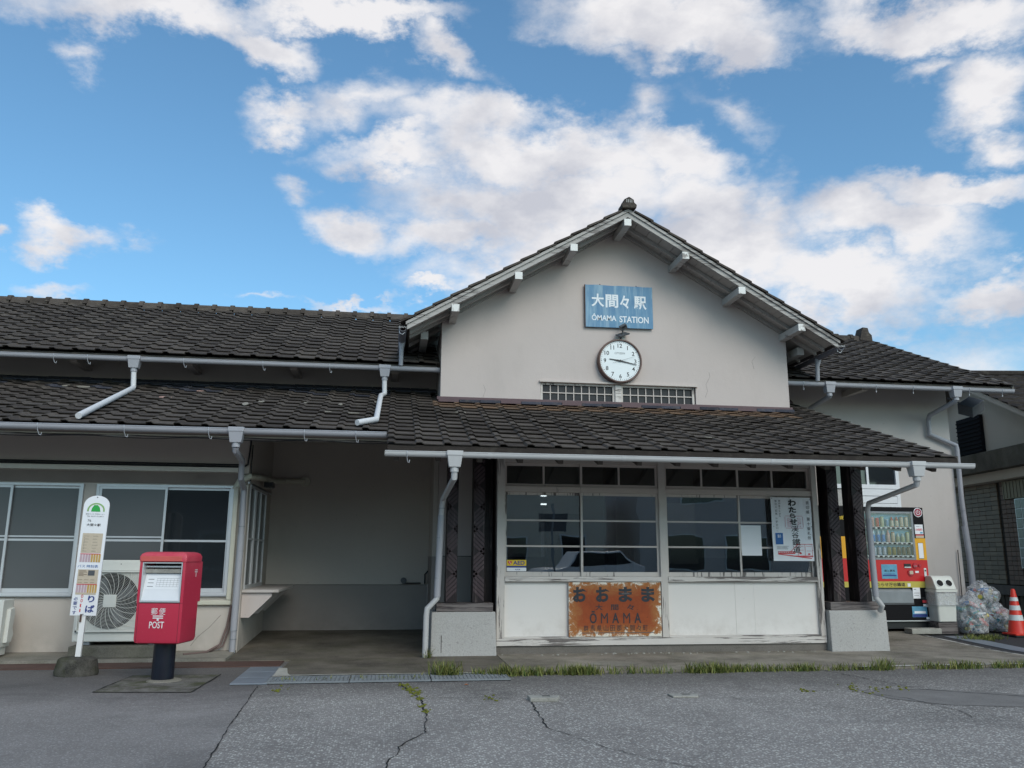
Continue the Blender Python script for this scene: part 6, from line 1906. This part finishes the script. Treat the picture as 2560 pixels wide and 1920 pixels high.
def car(lab, x, y, col, rz):
    g = empty('parked_car', lab, 'car', (x, y, 0), rz)
    MB().prism([(-1.9, .28), (-1.95, .70), (-1.75, .85), (-1.0, .92), (-.55, 1.38), (.9, 1.42), (1.55, .98), (1.92, .90), (1.95, .35), (1.85, .25)], 'y', -.78, .78).build('body', col, g, bevel=.05)
    MB().prism([(-.92, .93), (-.52, 1.33), (.88, 1.37), (1.40, .98)], 'y', .782, .79).build('side_window', 'pane_dark', g)
    MB().prism([(-.92, .93), (-.52, 1.33), (.88, 1.37), (1.40, .98)], 'y', -.79, -.782).build('side_window', 'pane_dark', g)
    for wx in (-1.2, 1.2):
        for sy_ in (-1, 1): MB().tube([(wx, sy_ * .62, .30), (wx, sy_ * .80, .30)], .30, 18).build('wheel', 'charred', g)
    return g
car('dark parked car reflected low in the left porch window', 1.6, -6.2, 'charred', R(8))
car('white parked car reflected low in the right porch window', 7.0, -8.2, 'white', R(-4))
g = empty('road_sign', 'square road sign on a thin pole reflected in the right porch window', 'road sign', (5.2, -5.2, 0))
MB().tube([(0, 0, 0), (0, 0, 2.9)], .035, 10).build('pole', 'steel', g)
MB().box(-.45, .45, -.02, .02, 2.0, 2.6).build('panel', 'greyd', g)
g = empty('utility_pole', 'concrete utility pole across the street reflected in the windows', 'utility pole', (3.6, -7.5, 0))
MB().tube([(0, 0, 0), (0, 0, 9)], .15, 14, rs=[.17, .11]).build('pole', 'oldconc', g)
MB().box(-.9, .9, -.05, .05, 7.9, 8.0).build('cross_arm', 'steel', g)
for k in range(3): MB().lathe([(.04, 0), (.05, .06), (.02, .12)], 10, (-.7 + k * .7, 0, 8.0)).build('insulator', 'white', g)
# traffic light reflected in the top-left pane
g = empty('traffic_light', 'traffic light with green lamp reflected in the porch fanlight', 'traffic light', (-1.2, -6.5, 0))
MB().tube([(-2.4, 0, 0), (-2.4, 0, 5.3)], .09, 12).build('pole', 'steel', g)
MB().tube([(-2.4, 0, 5.2), (.1, 0, 5.0)], .05, 10).build('arm', 'steel', g)
MB().box(-.1, 1.1, -.12, .12, 4.75, 5.15).build('signal_box', 'greyd', g, bevel=.03)
for k, mt in enumerate(('green', 'charred', 'charred')):
    o = disc(.15, .121, .13, 20).build('lens', mt, g); o.location = (.12 + .38 * k, 0, 4.95)
